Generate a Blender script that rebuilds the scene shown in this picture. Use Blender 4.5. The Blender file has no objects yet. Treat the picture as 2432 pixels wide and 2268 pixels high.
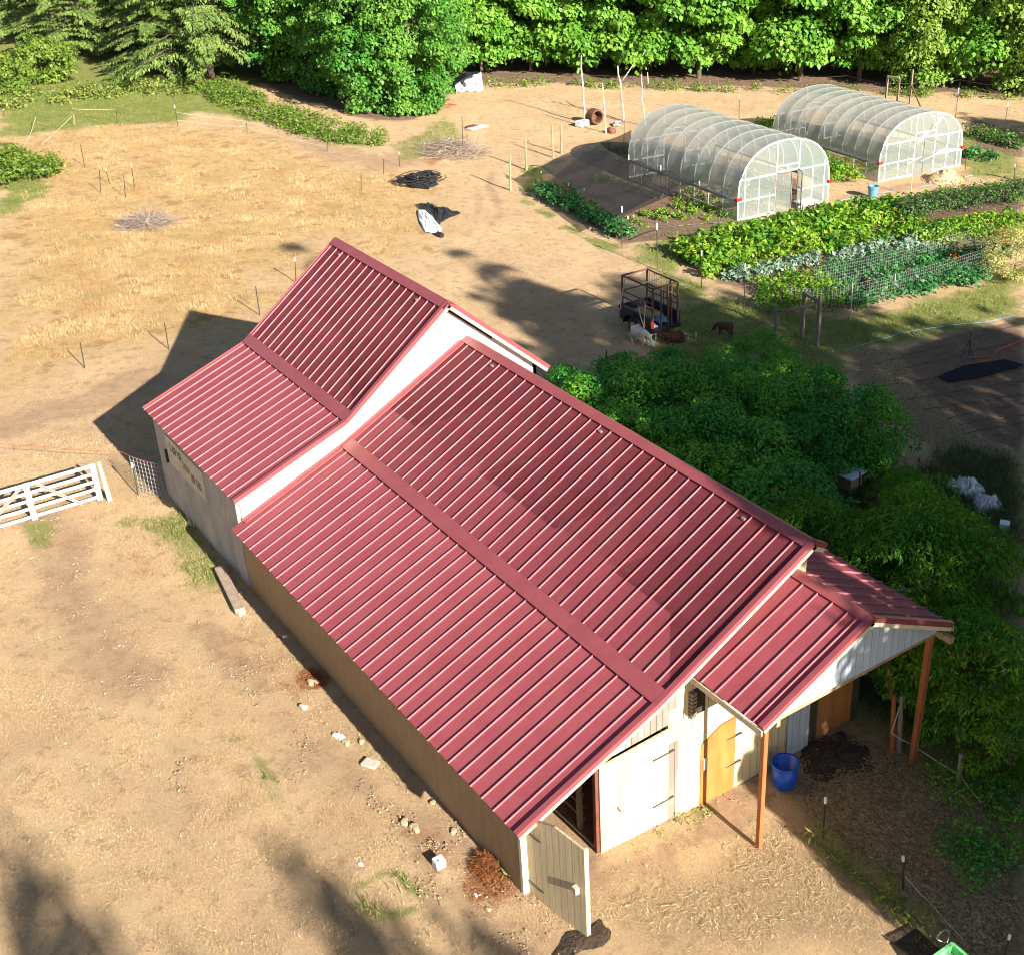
import bpy, bmesh, math, random
import numpy as np
from mathutils import Vector, Matrix
S = bpy.context.scene
# ---------------------------------------------------------------- camera
CAM = dict(C=(27.86493352, -15.04112078, 18.07155072), yaw=0.6715, pitch=-0.4904, roll=0.0057, f=2962.9685, cx=1583.1033, cy=1107.3164)
W0, H0 = 2432, 2268
def _basis():
    y, p, r = CAM['yaw'], CAM['pitch'], CAM['roll']
    f = np.array([-np.cos(p)*np.cos(y), np.cos(p)*np.sin(y), np.sin(p)])
    rt = np.cross(f, [0, 0, 1]); rt /= np.linalg.norm(rt); up = np.cross(rt, f)
    c, s = np.cos(r), np.sin(r)
    return f, c*rt+s*up, -s*rt+c*up
FV, RV, UV = _basis(); CP = np.array(CAM['C'])
cd = bpy.data.cameras.new('camera'); cam = bpy.data.objects.new('camera', cd); S.collection.objects.link(cam)
cam.matrix_world = Matrix(((RV[0], UV[0], -FV[0], CP[0]), (RV[1], UV[1], -FV[1], CP[1]), (RV[2], UV[2], -FV[2], CP[2]), (0, 0, 0, 1)))
cd.sensor_width = 36; cd.sensor_fit = 'HORIZONTAL'; cd.lens = CAM['f']/W0*36
cd.shift_x = (W0/2-CAM['cx'])/W0; cd.shift_y = (CAM['cy']-H0/2)/W0
cd.clip_start = .5; cd.clip_end = 1500
S.camera = cam
# ---------------------------------------------------------------- light
ELEV, AZ = math.radians(24.6), math.radians(1.5)
SUN = Vector((math.cos(ELEV)*math.cos(AZ), math.cos(ELEV)*math.sin(AZ), math.sin(ELEV)))
w = bpy.data.worlds.new("World"); S.world = w; w.use_nodes = True
nt = w.node_tree; sky = nt.nodes.new('ShaderNodeTexSky'); sky.sky_type = 'NISHITA'; sky.sun_disc = False
sky.sun_elevation = ELEV; sky.sun_rotation = math.radians(90)-AZ
bg = nt.nodes['Background']; bg.inputs[1].default_value = .046
nt.links.new(sky.outputs[0], bg.inputs[0])
sl = bpy.data.lights.new('sun', 'SUN'); sl.energy = 5.0; sl.angle = math.radians(.53); sl.color = (1, .90, .74)
so = bpy.data.objects.new('sun', sl); S.collection.objects.link(so)
so.rotation_euler = SUN.to_track_quat('Z', 'Y').to_euler(); so.location = (60, 0, 60)
S.view_settings.view_transform = 'Standard'; S.view_settings.look = 'None'
S.render.engine = 'CYCLES'; S.cycles.filter_width = 1.05
S.view_settings.exposure = 1.5; S.view_settings.gamma = 1
# ---------------------------------------------------------------- helpers
def ss(t): t = np.clip(t, 0, 1); return t*t*(3-2*t)
def T(x, y): return -0.3*ss((y+5.5)/4.5)*ss(x/10)
def G(u, v, h=0.):
    "point of the terrain (plus h) seen at a photo pixel"
    d = FV+RV*(u-CAM['cx'])/CAM['f']-UV*(v-CAM['cy'])/CAM['f']
    z = 0.
    for _ in range(12):
        p = CP+d*(z-CP[2])/d[2]; z = float(T(p[0], p[1]))+h
    return Vector(CP+d*(z-CP[2])/d[2])
def PJ(p):
    d = np.array(p)-CP; z = d@FV
    return CAM['cx']+CAM['f']*(d@RV)/z, CAM['cy']-CAM['f']*(d@UV)/z
def HT(b, t):
    p = G(*b); lo, hi = 0., 20.
    for _ in range(30):
        m = (lo+hi)/2
        if PJ((p.x, p.y, p.z+m))[1] > t[1]: lo = m
        else: hi = m
    return lo
ORG = {}
def meta(o, label=None, cat=None, group=None, kind=None):
    for k, v in (('label', label), ('category', cat), ('group', group), ('kind', kind)):
        if v: o[k] = v
    return o
def thing(name, label, cat, loc=(0, 0, 0), group=None):
    o = bpy.data.objects.new(name, None); S.collection.objects.link(o); o.location = loc
    ORG[o.name] = Vector(loc); o.empty_display_size = .2
    return meta(o, label, cat, group)
def dup(o, parent=None):
    c = o.copy(); S.collection.objects.link(c); c.parent = parent
    for ch in list(o.children): dup(ch, c)
    return c
class MB:
    def __init__(s): s.v = []; s.f = []
    def poly(s, pts):
        n = len(s.v); s.v += [tuple(p) for p in pts]; s.f.append(tuple(range(n, n+len(pts)))); return s
    def prism(s, pts, off):
        n = len(s.v); k = len(pts); off = Vector(off)
        s.v += [tuple(p) for p in pts]+[tuple(Vector(p)+off) for p in pts]
        s.f.append(tuple(range(n, n+k))); s.f.append(tuple(range(n+2*k-1, n+k-1, -1)))
        for i in range(k):
            j = (i+1) % k; s.f.append((n+i, n+k+i, n+k+j, n+j))
        return s
    def box(s, a, b):
        x0, y0, z0 = a; x1, y1, z1 = b
        return s.prism([(x0, y0, z0), (x0, y1, z0), (x1, y1, z0), (x1, y0, z0)], (0, 0, z1-z0))
    def bar(s, p, q, w, h=None, up=(0, 0, 1)):
        h = h or w; p = Vector(p); q = Vector(q); d = (q-p).normalized(); up = Vector(up)
        if abs(d.dot(up)) > .98: up = Vector((0, 1, 0))
        a = d.cross(up).normalized(); b = a.cross(d)
        return s.prism([p+a*w/2+b*h/2, p-a*w/2+b*h/2, p-a*w/2-b*h/2, p+a*w/2-b*h/2], q-p)
    def tube(s, pts, r, n=6, cap=True):
        pts = [Vector(p) for p in pts]; base = len(s.v); m = len(pts)
        rs = r if isinstance(r, (list, tuple)) else [r]*m
        for i, p in enumerate(pts):
            d = (pts[min(i+1, m-1)]-pts[max(i-1, 0)]).normalized()
            a = d.cross(Vector((0, 0, 1)) if abs(d.z) < .95 else Vector((0, 1, 0))).normalized(); b = d.cross(a)
            for k in range(n):
                t = 2*math.pi*k/n; s.v.append(tuple(p+(a*math.cos(t)+b*math.sin(t))*rs[i]))
        for i in range(m-1):
            for k in range(n):
                s.f.append((base+i*n+k, base+i*n+(k+1) % n, base+(i+1)*n+(k+1) % n, base+(i+1)*n+k))
        if cap: s.f.append(tuple(base+k for k in range(n))); s.f.append(tuple(base+(m-1)*n+k for k in range(n-1, -1, -1)))
        return s
    def lathe(s, c, prof, n=20, axis='z', capb=True, capt=True):
        base = len(s.v); c = Vector(c)
        for r, z in prof:
            for k in range(n):
                t = 2*math.pi*k/n; a, b = r*math.cos(t), r*math.sin(t)
                s.v.append(tuple(c+(Vector((a, b, z)) if axis == 'z' else Vector((z, a, b)) if axis == 'x' else Vector((a, z, b)))))
        for i in range(len(prof)-1):
            for k in range(n): s.f.append((base+i*n+k, base+i*n+(k+1) % n, base+(i+1)*n+(k+1) % n, base+(i+1)*n+k))
        if capb: s.f.append(tuple(base+k for k in range(n)))
        if capt: s.f.append(tuple(base+(len(prof)-1)*n+k for k in range(n)))
        return s
    def grid(s, fn, nu, nv):
        b = len(s.v)
        for i in range(nu+1):
            for j in range(nv+1): s.v.append(tuple(fn(i/nu, j/nv)))
        for i in range(nu):
            for j in range(nv):
                a = b+i*(nv+1)+j; s.f.append((a, a+nv+1, a+nv+2, a+1))
        return s
    def build(s, name, mat, parent=None, label=None, cat=None, group=None, kind=None, smooth=False, bevel=0, fix=True, thick=0):
        off = Vector((0, 0, 0)); q = parent
        if parent:
            while q.parent: q = q.parent
            off = ORG.get(q.name, off)
        me = bpy.data.meshes.new(name)
        me.from_pydata([tuple(Vector(v)-off) for v in s.v], [], s.f)
        if fix:
            bm = bmesh.new(); bm.from_mesh(me); bmesh.ops.recalc_face_normals(bm, faces=bm.faces); bm.to_mesh(me); bm.free()
        o = bpy.data.objects.new(name, me); S.collection.objects.link(o); o.parent = parent
        if mat: me.materials.append(mat)
        if smooth: me.polygons.foreach_set('use_smooth', [True]*len(me.polygons))
        if bevel:
            m = o.modifiers.new('b', 'BEVEL'); m.width = bevel; m.segments = 1; m.limit_method = 'ANGLE'
        if thick:
            m = o.modifiers.new('s', 'SOLIDIFY'); m.thickness = thick
        return meta(o, label, cat, group, kind)
# ---------------------------------------------------------------- materials
def nodes(name):
    m = bpy.data.materials.new(name); m.use_nodes = True; t = m.node_tree
    return m, t, t.nodes['Principled BSDF']
def N(t, k, **kw):
    n = t.nodes.new(k)
    for a, b in kw.items():
        if a.startswith('i_'): n.inputs[int(a[2:])].default_value = b
        else: setattr(n, a, b)
    return n
def mixc(t, fac, a, b, mode='MIX'):
    n = t.nodes.new('ShaderNodeMix'); n.data_type = 'RGBA'; n.blend_type = mode
    for s_, v in ((n.inputs[0], fac), (n.inputs[6], a), (n.inputs[7], b)):
        if isinstance(v, bpy.types.NodeSocket): t.links.new(v, s_)
        elif isinstance(v, (int, float)): s_.default_value = v
        else: s_.default_value = (*v, 1) if len(v) == 3 else v
    return n.outputs[2]
def mrange(t, v, a, b, c=0., d=1., smooth=True):
    n = t.nodes.new('ShaderNodeMapRange'); n.interpolation_type = 'SMOOTHSTEP' if smooth else 'LINEAR'
    t.links.new(v, n.inputs[0])
    for i, x in zip((1, 2, 3, 4), (a, b, c, d)): n.inputs[i].default_value = x
    return n.outputs[0]
def M(name, c1, c2=None, scale=4., rough=.8, bump=0., bscale=30., metal=0., stretch=(1, 1, 1), lo=.35, hi=.65, spec=.5, alpha=1., c3=None):
    m, t, p = nodes(name)
    tc = N(t, 'ShaderNodeTexCoord'); mp = N(t, 'ShaderNodeMapping'); mp.inputs[3].default_value = stretch
    t.links.new(tc.outputs[3], mp.inputs[0])
    nz = N(t, 'ShaderNodeTexNoise'); nz.inputs['Scale'].default_value = scale; nz.inputs['Detail'].default_value = 6; nz.inputs['Roughness'].default_value = .65
    t.links.new(mp.outputs[0], nz.inputs[0])
    col = mixc(t, mrange(t, nz.outputs[0], lo, hi), c1, c2 or tuple(x*.8 for x in c1))
    if c3:
        n3 = N(t, 'ShaderNodeTexNoise'); n3.inputs['Scale'].default_value = scale*.35; n3.inputs['Detail'].default_value = 5
        t.links.new(mp.outputs[0], n3.inputs[0]); col = mixc(t, mrange(t, n3.outputs[0], .52, .66), col, c3)
    t.links.new(col, p.inputs['Base Color'])
    p.inputs['Roughness'].default_value = rough; p.inputs['Metallic'].default_value = metal
    p.inputs['Specular IOR Level'].default_value = spec; p.inputs['Alpha'].default_value = alpha
    if bump:
        nb = N(t, 'ShaderNodeTexNoise'); nb.inputs['Scale'].default_value = bscale; nb.inputs['Detail'].default_value = 5
        t.links.new(mp.outputs[0], nb.inputs[0]); b = N(t, 'ShaderNodeBump'); b.inputs['Strength'].default_value = 1; b.inputs['Distance'].default_value = bump
        t.links.new(nb.outputs[0], b.inputs['Height']); t.links.new(b.outputs[0], p.inputs['Normal'])
    return m
def boards(name, c1, c2, width=.14, axis=1, groove=.35, rough=.75, stretch=(1, 1, .12), c3=None):
    "vertical boards / grooved siding: dark joints every `width` along the axis"
    m = M(name, c1, c2, scale=5, rough=rough, bump=.004, bscale=18, stretch=stretch, c3=c3); t = m.node_tree; p = t.nodes['Principled BSDF']
    tc = N(t, 'ShaderNodeTexCoord'); sp = N(t, 'ShaderNodeSeparateXYZ'); t.links.new(tc.outputs[3], sp.inputs[0])
    mod = N(t, 'ShaderNodeMath', operation='PINGPONG'); mod.inputs[1].default_value = width/2; t.links.new(sp.outputs[axis], mod.inputs[0])
    g = mrange(t, mod.outputs[0], .004, .012)
    old = p.inputs['Base Color'].links[0].from_socket
    t.links.new(mixc(t, g, tuple(x*groove for x in c1), old), p.inputs['Base Color'])
    return m
def leafmat(name, c1, c2, c3=None, rough=.45, trans=.3, vscale=.35):
    m, t, p = nodes(name); g = N(t, 'ShaderNodeNewGeometry'); tc = N(t, 'ShaderNodeTexCoord')
    nz = N(t, 'ShaderNodeTexNoise'); nz.inputs['Scale'].default_value = vscale; nz.inputs['Detail'].default_value = 3
    t.links.new(g.outputs['Position'], nz.inputs[0])
    a = mixc(t, mrange(t, nz.outputs[0], .35, .65), c1, c2)
    r = N(t, 'ShaderNodeHueSaturation'); t.links.new(a, r.inputs['Color'])
    t.links.new(mrange(t, g.outputs['Random Per Island'], 0, 1, .62, 1.35, False), r.inputs['Value'])
    out = r.outputs[0]
    if c3:
        wn = N(t, 'ShaderNodeTexWhiteNoise', noise_dimensions='1D'); t.links.new(g.outputs['Random Per Island'], wn.inputs['W'])
        out = mixc(t, mrange(t, wn.outputs[0], .88, .9), out, c3)
    t.links.new(out, p.inputs['Base Color']); p.inputs['Roughness'].default_value = rough; p.inputs['Specular IOR Level'].default_value = .25
    tr = N(t, 'ShaderNodeBsdfTranslucent'); tl = mixc(t, .5, out, (c2[0]*1.3, c2[1]*1.5, c2[2]*.5)); t.links.new(tl, tr.inputs[0])
    ms = N(t, 'ShaderNodeMixShader'); ms.inputs[0].default_value = trans
    t.links.new(p.outputs[0], ms.inputs[1]); t.links.new(tr.outputs[0], ms.inputs[2])
    t.links.new(ms.outputs[0], t.nodes['Material Output'].inputs[0]); return m
def film(name, col, alpha, rough=.25, wr=6., bd=.03):
    "greenhouse film / cloth: partly see-through, milky, with soft creases"
    m, t, p = nodes(name); p.inputs['Base Color'].default_value = (*col, 1); p.inputs['Roughness'].default_value = rough
    nb = N(t, 'ShaderNodeTexNoise'); nb.inputs['Scale'].default_value = wr; nb.inputs['Detail'].default_value = 3
    tc = N(t, 'ShaderNodeTexCoord'); mp = N(t, 'ShaderNodeMapping'); mp.inputs[3].default_value = (1, .25, .5); t.links.new(tc.outputs[3], mp.inputs[0])
    t.links.new(mp.outputs[0], nb.inputs[0]); b = N(t, 'ShaderNodeBump'); b.inputs['Distance'].default_value = bd; b.inputs['Strength'].default_value = .4
    t.links.new(nb.outputs[0], b.inputs['Height']); t.links.new(b.outputs[0], p.inputs['Normal'])
    tl = N(t, 'ShaderNodeBsdfTranslucent'); tl.inputs[0].default_value = (*col, 1)
    m1 = N(t, 'ShaderNodeMixShader'); m1.inputs[0].default_value = .35; t.links.new(p.outputs[0], m1.inputs[1]); t.links.new(tl.outputs[0], m1.inputs[2])
    tp = N(t, 'ShaderNodeBsdfTransparent'); m2 = N(t, 'ShaderNodeMixShader')
    m2.inputs[0].default_value = alpha
    t.links.new(tp.outputs[0], m2.inputs[1]); t.links.new(m1.outputs[0], m2.inputs[2])
    t.links.new(m2.outputs[0], t.nodes['Material Output'].inputs[0]); return m
R_ = dict()
def seamroof(name, c1, c2):
    m = M(name, c1, c2, scale=1.3, spec=.12, rough=.5, bump=0, stretch=(1, 1, 1)); t = m.node_tree; p = t.nodes['Principled BSDF']
    tc = N(t, 'ShaderNodeTexCoord'); mp = N(t, 'ShaderNodeMapping'); mp.inputs[3].default_value = (60, 1.2, 1.2); t.links.new(tc.outputs[3], mp.inputs[0])
    n1 = N(t, 'ShaderNodeTexNoise'); n1.inputs['Scale'].default_value = 1; n1.inputs['Detail'].default_value = 3; t.links.new(mp.outputs[0], n1.inputs[0])
    mp2 = N(t, 'ShaderNodeMapping'); mp2.inputs[3].default_value = (7, 3, 3); t.links.new(tc.outputs[3], mp2.inputs[0])
    n2 = N(t, 'ShaderNodeTexNoise'); n2.inputs['Scale'].default_value = 1; n2.inputs['Detail'].default_value = 8; n2.inputs['Roughness'].default_value = .8; t.links.new(mp2.outputs[0], n2.inputs[0])
    old = p.inputs['Base Color'].links[0].from_socket
    a = mixc(t, mrange(t, n1.outputs[0], .35, .7, 0, .22), old, tuple(min(1, x*1.5) for x in c1))
    a = mixc(t, mrange(t, n2.outputs[0], .62, .74, 0, .35), a, (.60, .40, .38))
    t.links.new(a, p.inputs['Base Color'])
    t.links.new(mrange(t, n2.outputs[0], .3, .7, .55, .7), p.inputs['Roughness'])
    b = N(t, 'ShaderNodeBump'); b.inputs['Distance'].default_value = .006; b.inputs['Strength'].default_value = .5
    t.links.new(n2.outputs[0], b.inputs['Height']); t.links.new(b.outputs[0], p.inputs['Normal'])
    return m
mt = dict(
    roof=seamroof('red_metal', (.255, .058, .075), (.285, .072, .09)),
    seam=M('seam_sunlit_red', (.40, .15, .18), (.36, .12, .15), scale=3, rough=.4),  # roof red made paler: sun on the seam faces put into the colour
    trim=M('red_trim', (.28, .07, .082), (.25, .06, .072), scale=2, rough=.4),
    cream=boards('cream_siding', (.60, .51, .31), (.68, .60, .39), width=.2, groove=.5),
    cream2=M('cream_paint', (.72, .66, .48), (.65, .58, .40), scale=6, rough=.7),
    white=boards('white_siding', (.80, .80, .78), (.84, .84, .82), width=.2, groove=.85),
    paleblue=boards('pale_siding', (.44, .53, .66), (.52, .60, .72), width=.2, groove=.6),
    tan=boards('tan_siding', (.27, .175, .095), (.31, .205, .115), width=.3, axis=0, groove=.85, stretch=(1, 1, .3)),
    grey=M('weathered_grey_wall', (.36, .34, .33), (.28, .26, .26), scale=2.5, rough=.9, bump=.01, bscale=12, stretch=(1, 1, .5), c3=(.42, .39, .35)),
    oldwood=boards('weathered_board', (.20, .17, .15), (.30, .26, .24), width=.15, groove=.35, c3=(.42, .38, .36)),
    darkwood=boards('dark_board', (.06, .04, .03), (.10, .07, .05), width=.18, groove=.4),
    orange=M('stained_plywood', (.38, .14, .035), (.50, .21, .06), scale=3, rough=.6, stretch=(1, 1, .3), lo=.3, hi=.7, c3=(.30, .10, .03)),
    brownply=M('brown_plywood', (.33, .14, .05), (.42, .19, .08), scale=3, rough=.7, stretch=(1, 1, .3)),
    post=M('stained_post', (.36, .13, .045), (.27, .09, .03), scale=9, rough=.75, stretch=(1, 1, .15), bump=.004),
    wood=M('bare_wood', (.42, .31, .19), (.30, .21, .13), scale=8, rough=.85, stretch=(1, 1, .2), bump=.006),
    palewood=M('pale_wood', (.62, .54, .42), (.48, .40, .30), scale=8, rough=.85, stretch=(1, 1, .2), bump=.006),
    greywood=M('grey_wood', (.26, .22, .18), (.16, .13, .11), scale=8, rough=.9, stretch=(1, 1, .2), bump=.006),
    board=M('plank', (.50, .46, .38), (.42, .37, .29), scale=5, rough=.85, stretch=(1, .1, 1), bump=.003),
    steel=M('dark_steel', (.06, .055, .05), (.12, .08, .06), scale=10, rough=.6, metal=.3),
    rust=M('rusty_steel', (.16, .07, .04), (.08, .04, .03), scale=8, rough=.8, bump=.004),
    tpost=M('tpost_steel', (.035, .05, .035), (.08, .055, .04), scale=10, rough=.6),
    cap=M('white_plastic', (.8, .8, .8), (.74, .74, .76), scale=3, rough=.4),
    gatew=M('gate_paint', (.74, .74, .76), (.62, .62, .64), scale=6, rough=.45, lo=.4, hi=.8),
    galv=M('galvanised', (.5, .5, .5), (.4, .4, .4), scale=5, rough=.35, metal=.7),
    pipe=M('white_pipe', (.8, .8, .8), (.7, .7, .7), scale=3, rough=.4),
    black=M('black_plastic', (.012, .012, .014), (.03, .03, .034), scale=5, rough=.38, bump=.02, bscale=9),
    tarp=M('white_tarp', (.74, .76, .78), (.66, .68, .70), scale=3, rough=.5, bump=.03, bscale=5),
    navy=M('navy_paint', (.012, .016, .04), (.02, .022, .035), scale=5, rough=.35),
    tyre=M('tyre', (.015, .015, .015), (.03, .03, .03), scale=8, rough=.8),
    red=M('red_plastic', (.6, .03, .02), (.5, .03, .02), rough=.4),
    redcord=M('red_cord', (.62, .07, .03), rough=.6),
    matteblack=M('matte_black_sheet', (.014, .014, .018), (.022, .022, .028), rough=.9, spec=.1),
    blue=M('blue_plastic', (.005, .10, .62), (.01, .08, .5), scale=4, rough=.35),
    bluegrey=M('blue_grey_plastic', (.10, .28, .42), (.12, .24, .34), scale=5, rough=.45),
    hose=M('blue_hose', (.20, .26, .42), (.25, .3, .42), rough=.5),
    concrete=M('concrete', (.52, .48, .44), (.40, .36, .33), scale=12, rough=.9, bump=.006),
    stone=M('sandstone', (.50, .38, .24), (.36, .27, .17), scale=5, rough=.9, bump=.02, bscale=8),
    bark=M('bark', (.13, .10, .08), (.06, .045, .035), scale=6, rough=.95, bump=.03, bscale=10, stretch=(1, 1, .2)),
    palebark=M('pale_bark', (.62, .57, .50), (.42, .37, .32), scale=7, rough=.8, stretch=(1, 1, .3)),
    chips=M('wood_chips', (.62, .48, .30), (.42, .30, .17), scale=18, rough=.9, bump=.04, bscale=25),
    manure=M('manure', (.035, .022, .015), (.06, .04, .025), scale=9, rough=.95, bump=.05, bscale=14),
    hay=M('hay', (.46, .35, .17), (.28, .2, .09), scale=25, rough=.9, bump=.04, bscale=30),
    wool=M('wool', (.62, .60, .56), (.50, .48, .44), scale=14, rough=.95, bump=.02, bscale=25),
    goat=M('goat_hair', (.12, .045, .02), (.08, .03, .014), scale=6, rough=.85, bump=.01, bscale=40),
    rustred=M('rust_red', (.20, .055, .04), (.12, .04, .03), scale=5, rough=.75, bump=.01),
    broad=M('broad_timber', (.36, .28, .22), (.28, .22, .17), scale=5, rough=.85),
    twine=M('net_twine', (.42, .47, .45), rough=.7),
    green=M('green_paint', (.10, .55, .18), (.25, .60, .30), scale=5, rough=.6),
    inside=M('dark_inside', (.05, .04, .035), (.03, .025, .02), scale=3, rough=.95),
    soil=M('garden_soil', (.16, .105, .07), (.10, .065, .045), scale=8, rough=.95, bump=.04, bscale=14),
    netdark=film('shade_cloth', (.03, .03, .036), .74, rough=.8, wr=3.),
    plastic=film('greenhouse_film', (.46, .50, .49), .66, rough=.28, wr=2.),
    plasticend=film('greenhouse_end_film', (.40, .48, .48), .30, rough=.2, wr=2., bd=.004),
    glass=M('window_glass', (.05, .07, .09), rough=.05),
)
L_ = dict(
    maple=leafmat('maple_leaf', (.085, .24, .026), (.17, .35, .045), trans=.22),
    hedge=leafmat('thicket_leaf', (.06, .21, .03), (.13, .29, .045), trans=.25),
    yellow=leafmat('yellow_leaf', (.16, .29, .04), (.23, .35, .07), trans=.3),
    conifer=leafmat('conifer_needle', (.12, .20, .045), (.18, .26, .07), trans=.12),
    bush=leafmat('bush_leaf', (.05, .26, .045), (.15, .38, .035), trans=.3, vscale=.8),
    peach=leafmat('peach_leaf', (.06, .24, .022), (.16, .34, .022), c3=(.30, .40, .03), trans=.35, vscale=.9),
    bramble=leafmat('bramble_leaf', (.11, .19, .03), (.17, .25, .04), trans=.25, vscale=.7),
    crop=leafmat('crop_leaf', (.07, .22, .02), (.18, .33, .03), c3=(.36, .42, .05), trans=.3, vscale=.6),
    kale=leafmat('kale_leaf', (.03, .14, .045), (.06, .19, .06), trans=.2, vscale=1.),
    cabbage=leafmat('cabbage_leaf', (.16, .26, .19), (.24, .33, .26), trans=.15, vscale=1.),
    lettuce=leafmat('lettuce_leaf', (.14, .30, .03), (.2, .36, .04), c3=(.10, .03, .02), trans=.25, vscale=3),
    bean=leafmat('bean_leaf', (.05, .13, .03), (.08, .17, .035), c3=(.2, .17, .1), trans=.2, vscale=1.),
    pale=leafmat('pale_leaf', (.42, .44, .14), (.50, .48, .22), trans=.3, vscale=1.),
    dry=leafmat('dry_blade', (.58, .43, .27), (.66, .52, .35), c3=(.44, .30, .17), trans=.25, vscale=.5, rough=.7),
    gold=leafmat('golden_blade', (.38, .235, .11), (.68, .52, .30), c3=(.38, .22, .10), trans=.2, vscale=.45, rough=.7),
    grass=leafmat('green_blade', (.15, .22, .05), (.24, .28, .07), trans=.25, vscale=.7, rough=.6),
    straw=leafmat('straw', (.44, .34, .20), (.52, .42, .26), c3=(.25, .17, .1), trans=.1, vscale=.6, rough=.7),
    redstraw=leafmat('red_needles', (.26, .09, .035), (.36, .16, .07), trans=.1, vscale=2, rough=.7),
    twig=leafmat('grey_twigs', (.25, .2, .17), (.33, .27, .24), trans=0, vscale=2, rough=.8),
    weeds=leafmat('weed_blade', (.06, .11, .04), (.10, .14, .06), c3=(.25, .22, .12), trans=.2, vscale=.7, rough=.6),
    flower=leafmat('orange_petal', (.7, .12, .01), (.8, .2, .01), trans=.2, rough=.6),
)
# ---------------------------------------------------------------- leaf clouds
def leaves(name, mat, P, Nn, D, L, Wd, parent=None, **kw):
    "one small bent leaf per point: P base, Nn face normal, D tip direction, L length, Wd width"
    P = np.asarray(P, float); n = len(P); D = D/np.linalg.norm(D, axis=1, keepdims=True)
    Nn = Nn-D*np.sum(Nn*D, 1, keepdims=True); Nn /= np.linalg.norm(Nn, axis=1, keepdims=True)+1e-9
    B = np.cross(D, Nn); L = np.broadcast_to(np.asarray(L, float).reshape(-1, 1), (n, 1)); Wd = np.broadcast_to(np.asarray(Wd, float).reshape(-1, 1), (n, 1))
    V = np.empty((n, 4, 3)); V[:, 0] = P; V[:, 1] = P+D*L*.45+B*Wd/2+Nn*Wd*.12; V[:, 2] = P+D*L-Nn*L*.12; V[:, 3] = P+D*L*.45-B*Wd/2+Nn*Wd*.12
    if parent:
        q = parent
        while q.parent: q = q.parent
        V -= np.array(ORG.get(q.name, (0, 0, 0)))
    me = bpy.data.meshes.new(name); me.vertices.add(n*4); me.vertices.foreach_set('co', V.ravel().astype(np.float32))
    me.loops.add(n*4); me.loops.foreach_set('vertex_index', np.arange(n*4, dtype=np.int32))
    me.polygons.add(n); me.polygons.foreach_set('loop_start', np.arange(0, n*4, 4, dtype=np.int32))
    me.update(); me.materials.append(mat)
    o = bpy.data.objects.new(name, me); S.collection.objects.link(o); o.parent = parent
    return meta(o, **kw)
def clumps(rs, cs, rad, per, size, asp=.7, droop=.5, shell=.72, flat=.8):
    "leaf arrays spread over the outer shell of many clumps"
    n = len(cs)*per; c = np.repeat(np.array(cs), per, 0); r = np.repeat(np.array(rad), per)
    d = rs.normal(size=(n, 3)); d[:, 2] = np.abs(d[:, 2])*.9-.25; d /= np.linalg.norm(d, axis=1, keepdims=True)
    rr = r*(shell+(1.06-shell)*rs.random(n)**.6); q = d*rr[:, None]; q[:, 2] *= flat
    nn = d+np.array([0, 0, .6])+rs.normal(size=(n, 3))*.45
    t = np.cross(nn, rs.normal(size=(n, 3))); t /= np.linalg.norm(t, axis=1, keepdims=True); t = t+d*.6; t[:, 2] -= droop
    L = size*(.6+.8*rs.random(n)); return c+q, nn, t, L, L*asp
#PART2
# ---------------------------------------------------------------- ground sheet
def vnoise(x, y, sc, seed):
    r = np.random.RandomState(seed); g = r.rand(256, 256); x = x*sc+500.3; y = y*sc+500.7
    xi = np.floor(x).astype(int); yi = np.floor(y).astype(int); fx = x-xi; fy = y-yi; fx = fx*fx*(3-2*fx); fy = fy*fy*(3-2*fy)
    a = g[xi % 256, yi % 256]; b = g[(xi+1) % 256, yi % 256]; c = g[xi % 256, (yi+1) % 256]; d = g[(xi+1) % 256, (yi+1) % 256]
    return (a*(1-fx)+b*fx)*(1-fy)+(c*(1-fx)+d*fx)*fy
def fbm(x, y, sc, seed): return (vnoise(x, y, sc, seed)*.5+vnoise(x, y, sc*2.1, seed+1)*.28+vnoise(x, y, sc*4.3, seed+2)*.22)
def axis_pts(a, b, st, far):
    core = list(np.arange(a, b+st/2, st)); out = []; d = st
    x = core[-1]
    while x < far: d *= 1.25; x += d; out.append(x)
    lo = []; d = st; x = core[0]
    while x > -far: d *= 1.25; x -= d; lo.append(x)
    return np.array(lo[::-1]+core+out)
gx = axis_pts(-66, 22, .22, 520); gy = axis_pts(-17, 60, .22, 520)
GX, GY = np.meshgrid(gx, gy, indexing='ij'); X = GX.ravel(); Y = GY.ravel()
def pxpoly(pts): return np.array([tuple(G(*p))[:2] for p in pts])
def sdist(poly, x, y):
    "signed distance (positive inside), metres"
    d = np.full(len(x), 1e9); ins = np.zeros(len(x), bool); n = len(poly)
    for i in range(n):
        a = poly[i]; b = poly[(i+1) % n]; e = b-a; L = e@e+1e-12
        t = np.clip(((x-a[0])*e[0]+(y-a[1])*e[1])/L, 0, 1)
        d = np.minimum(d, np.hypot(x-a[0]-t*e[0], y-a[1]-t*e[1]))
        c = ((a[1] > y) != (b[1] > y)) & (x < (b[0]-a[0])*(y-a[1])/(b[1]-a[1]+1e-12)+a[0]); ins ^= c
    return np.where(ins, d, -d)
wob = (fbm(X, Y, .8, 3)-.5)*2
masks = {k: np.zeros(len(X)) for k in ('green', 'bare', 'soil', 'litter', 'gold', 'rust')}
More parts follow.
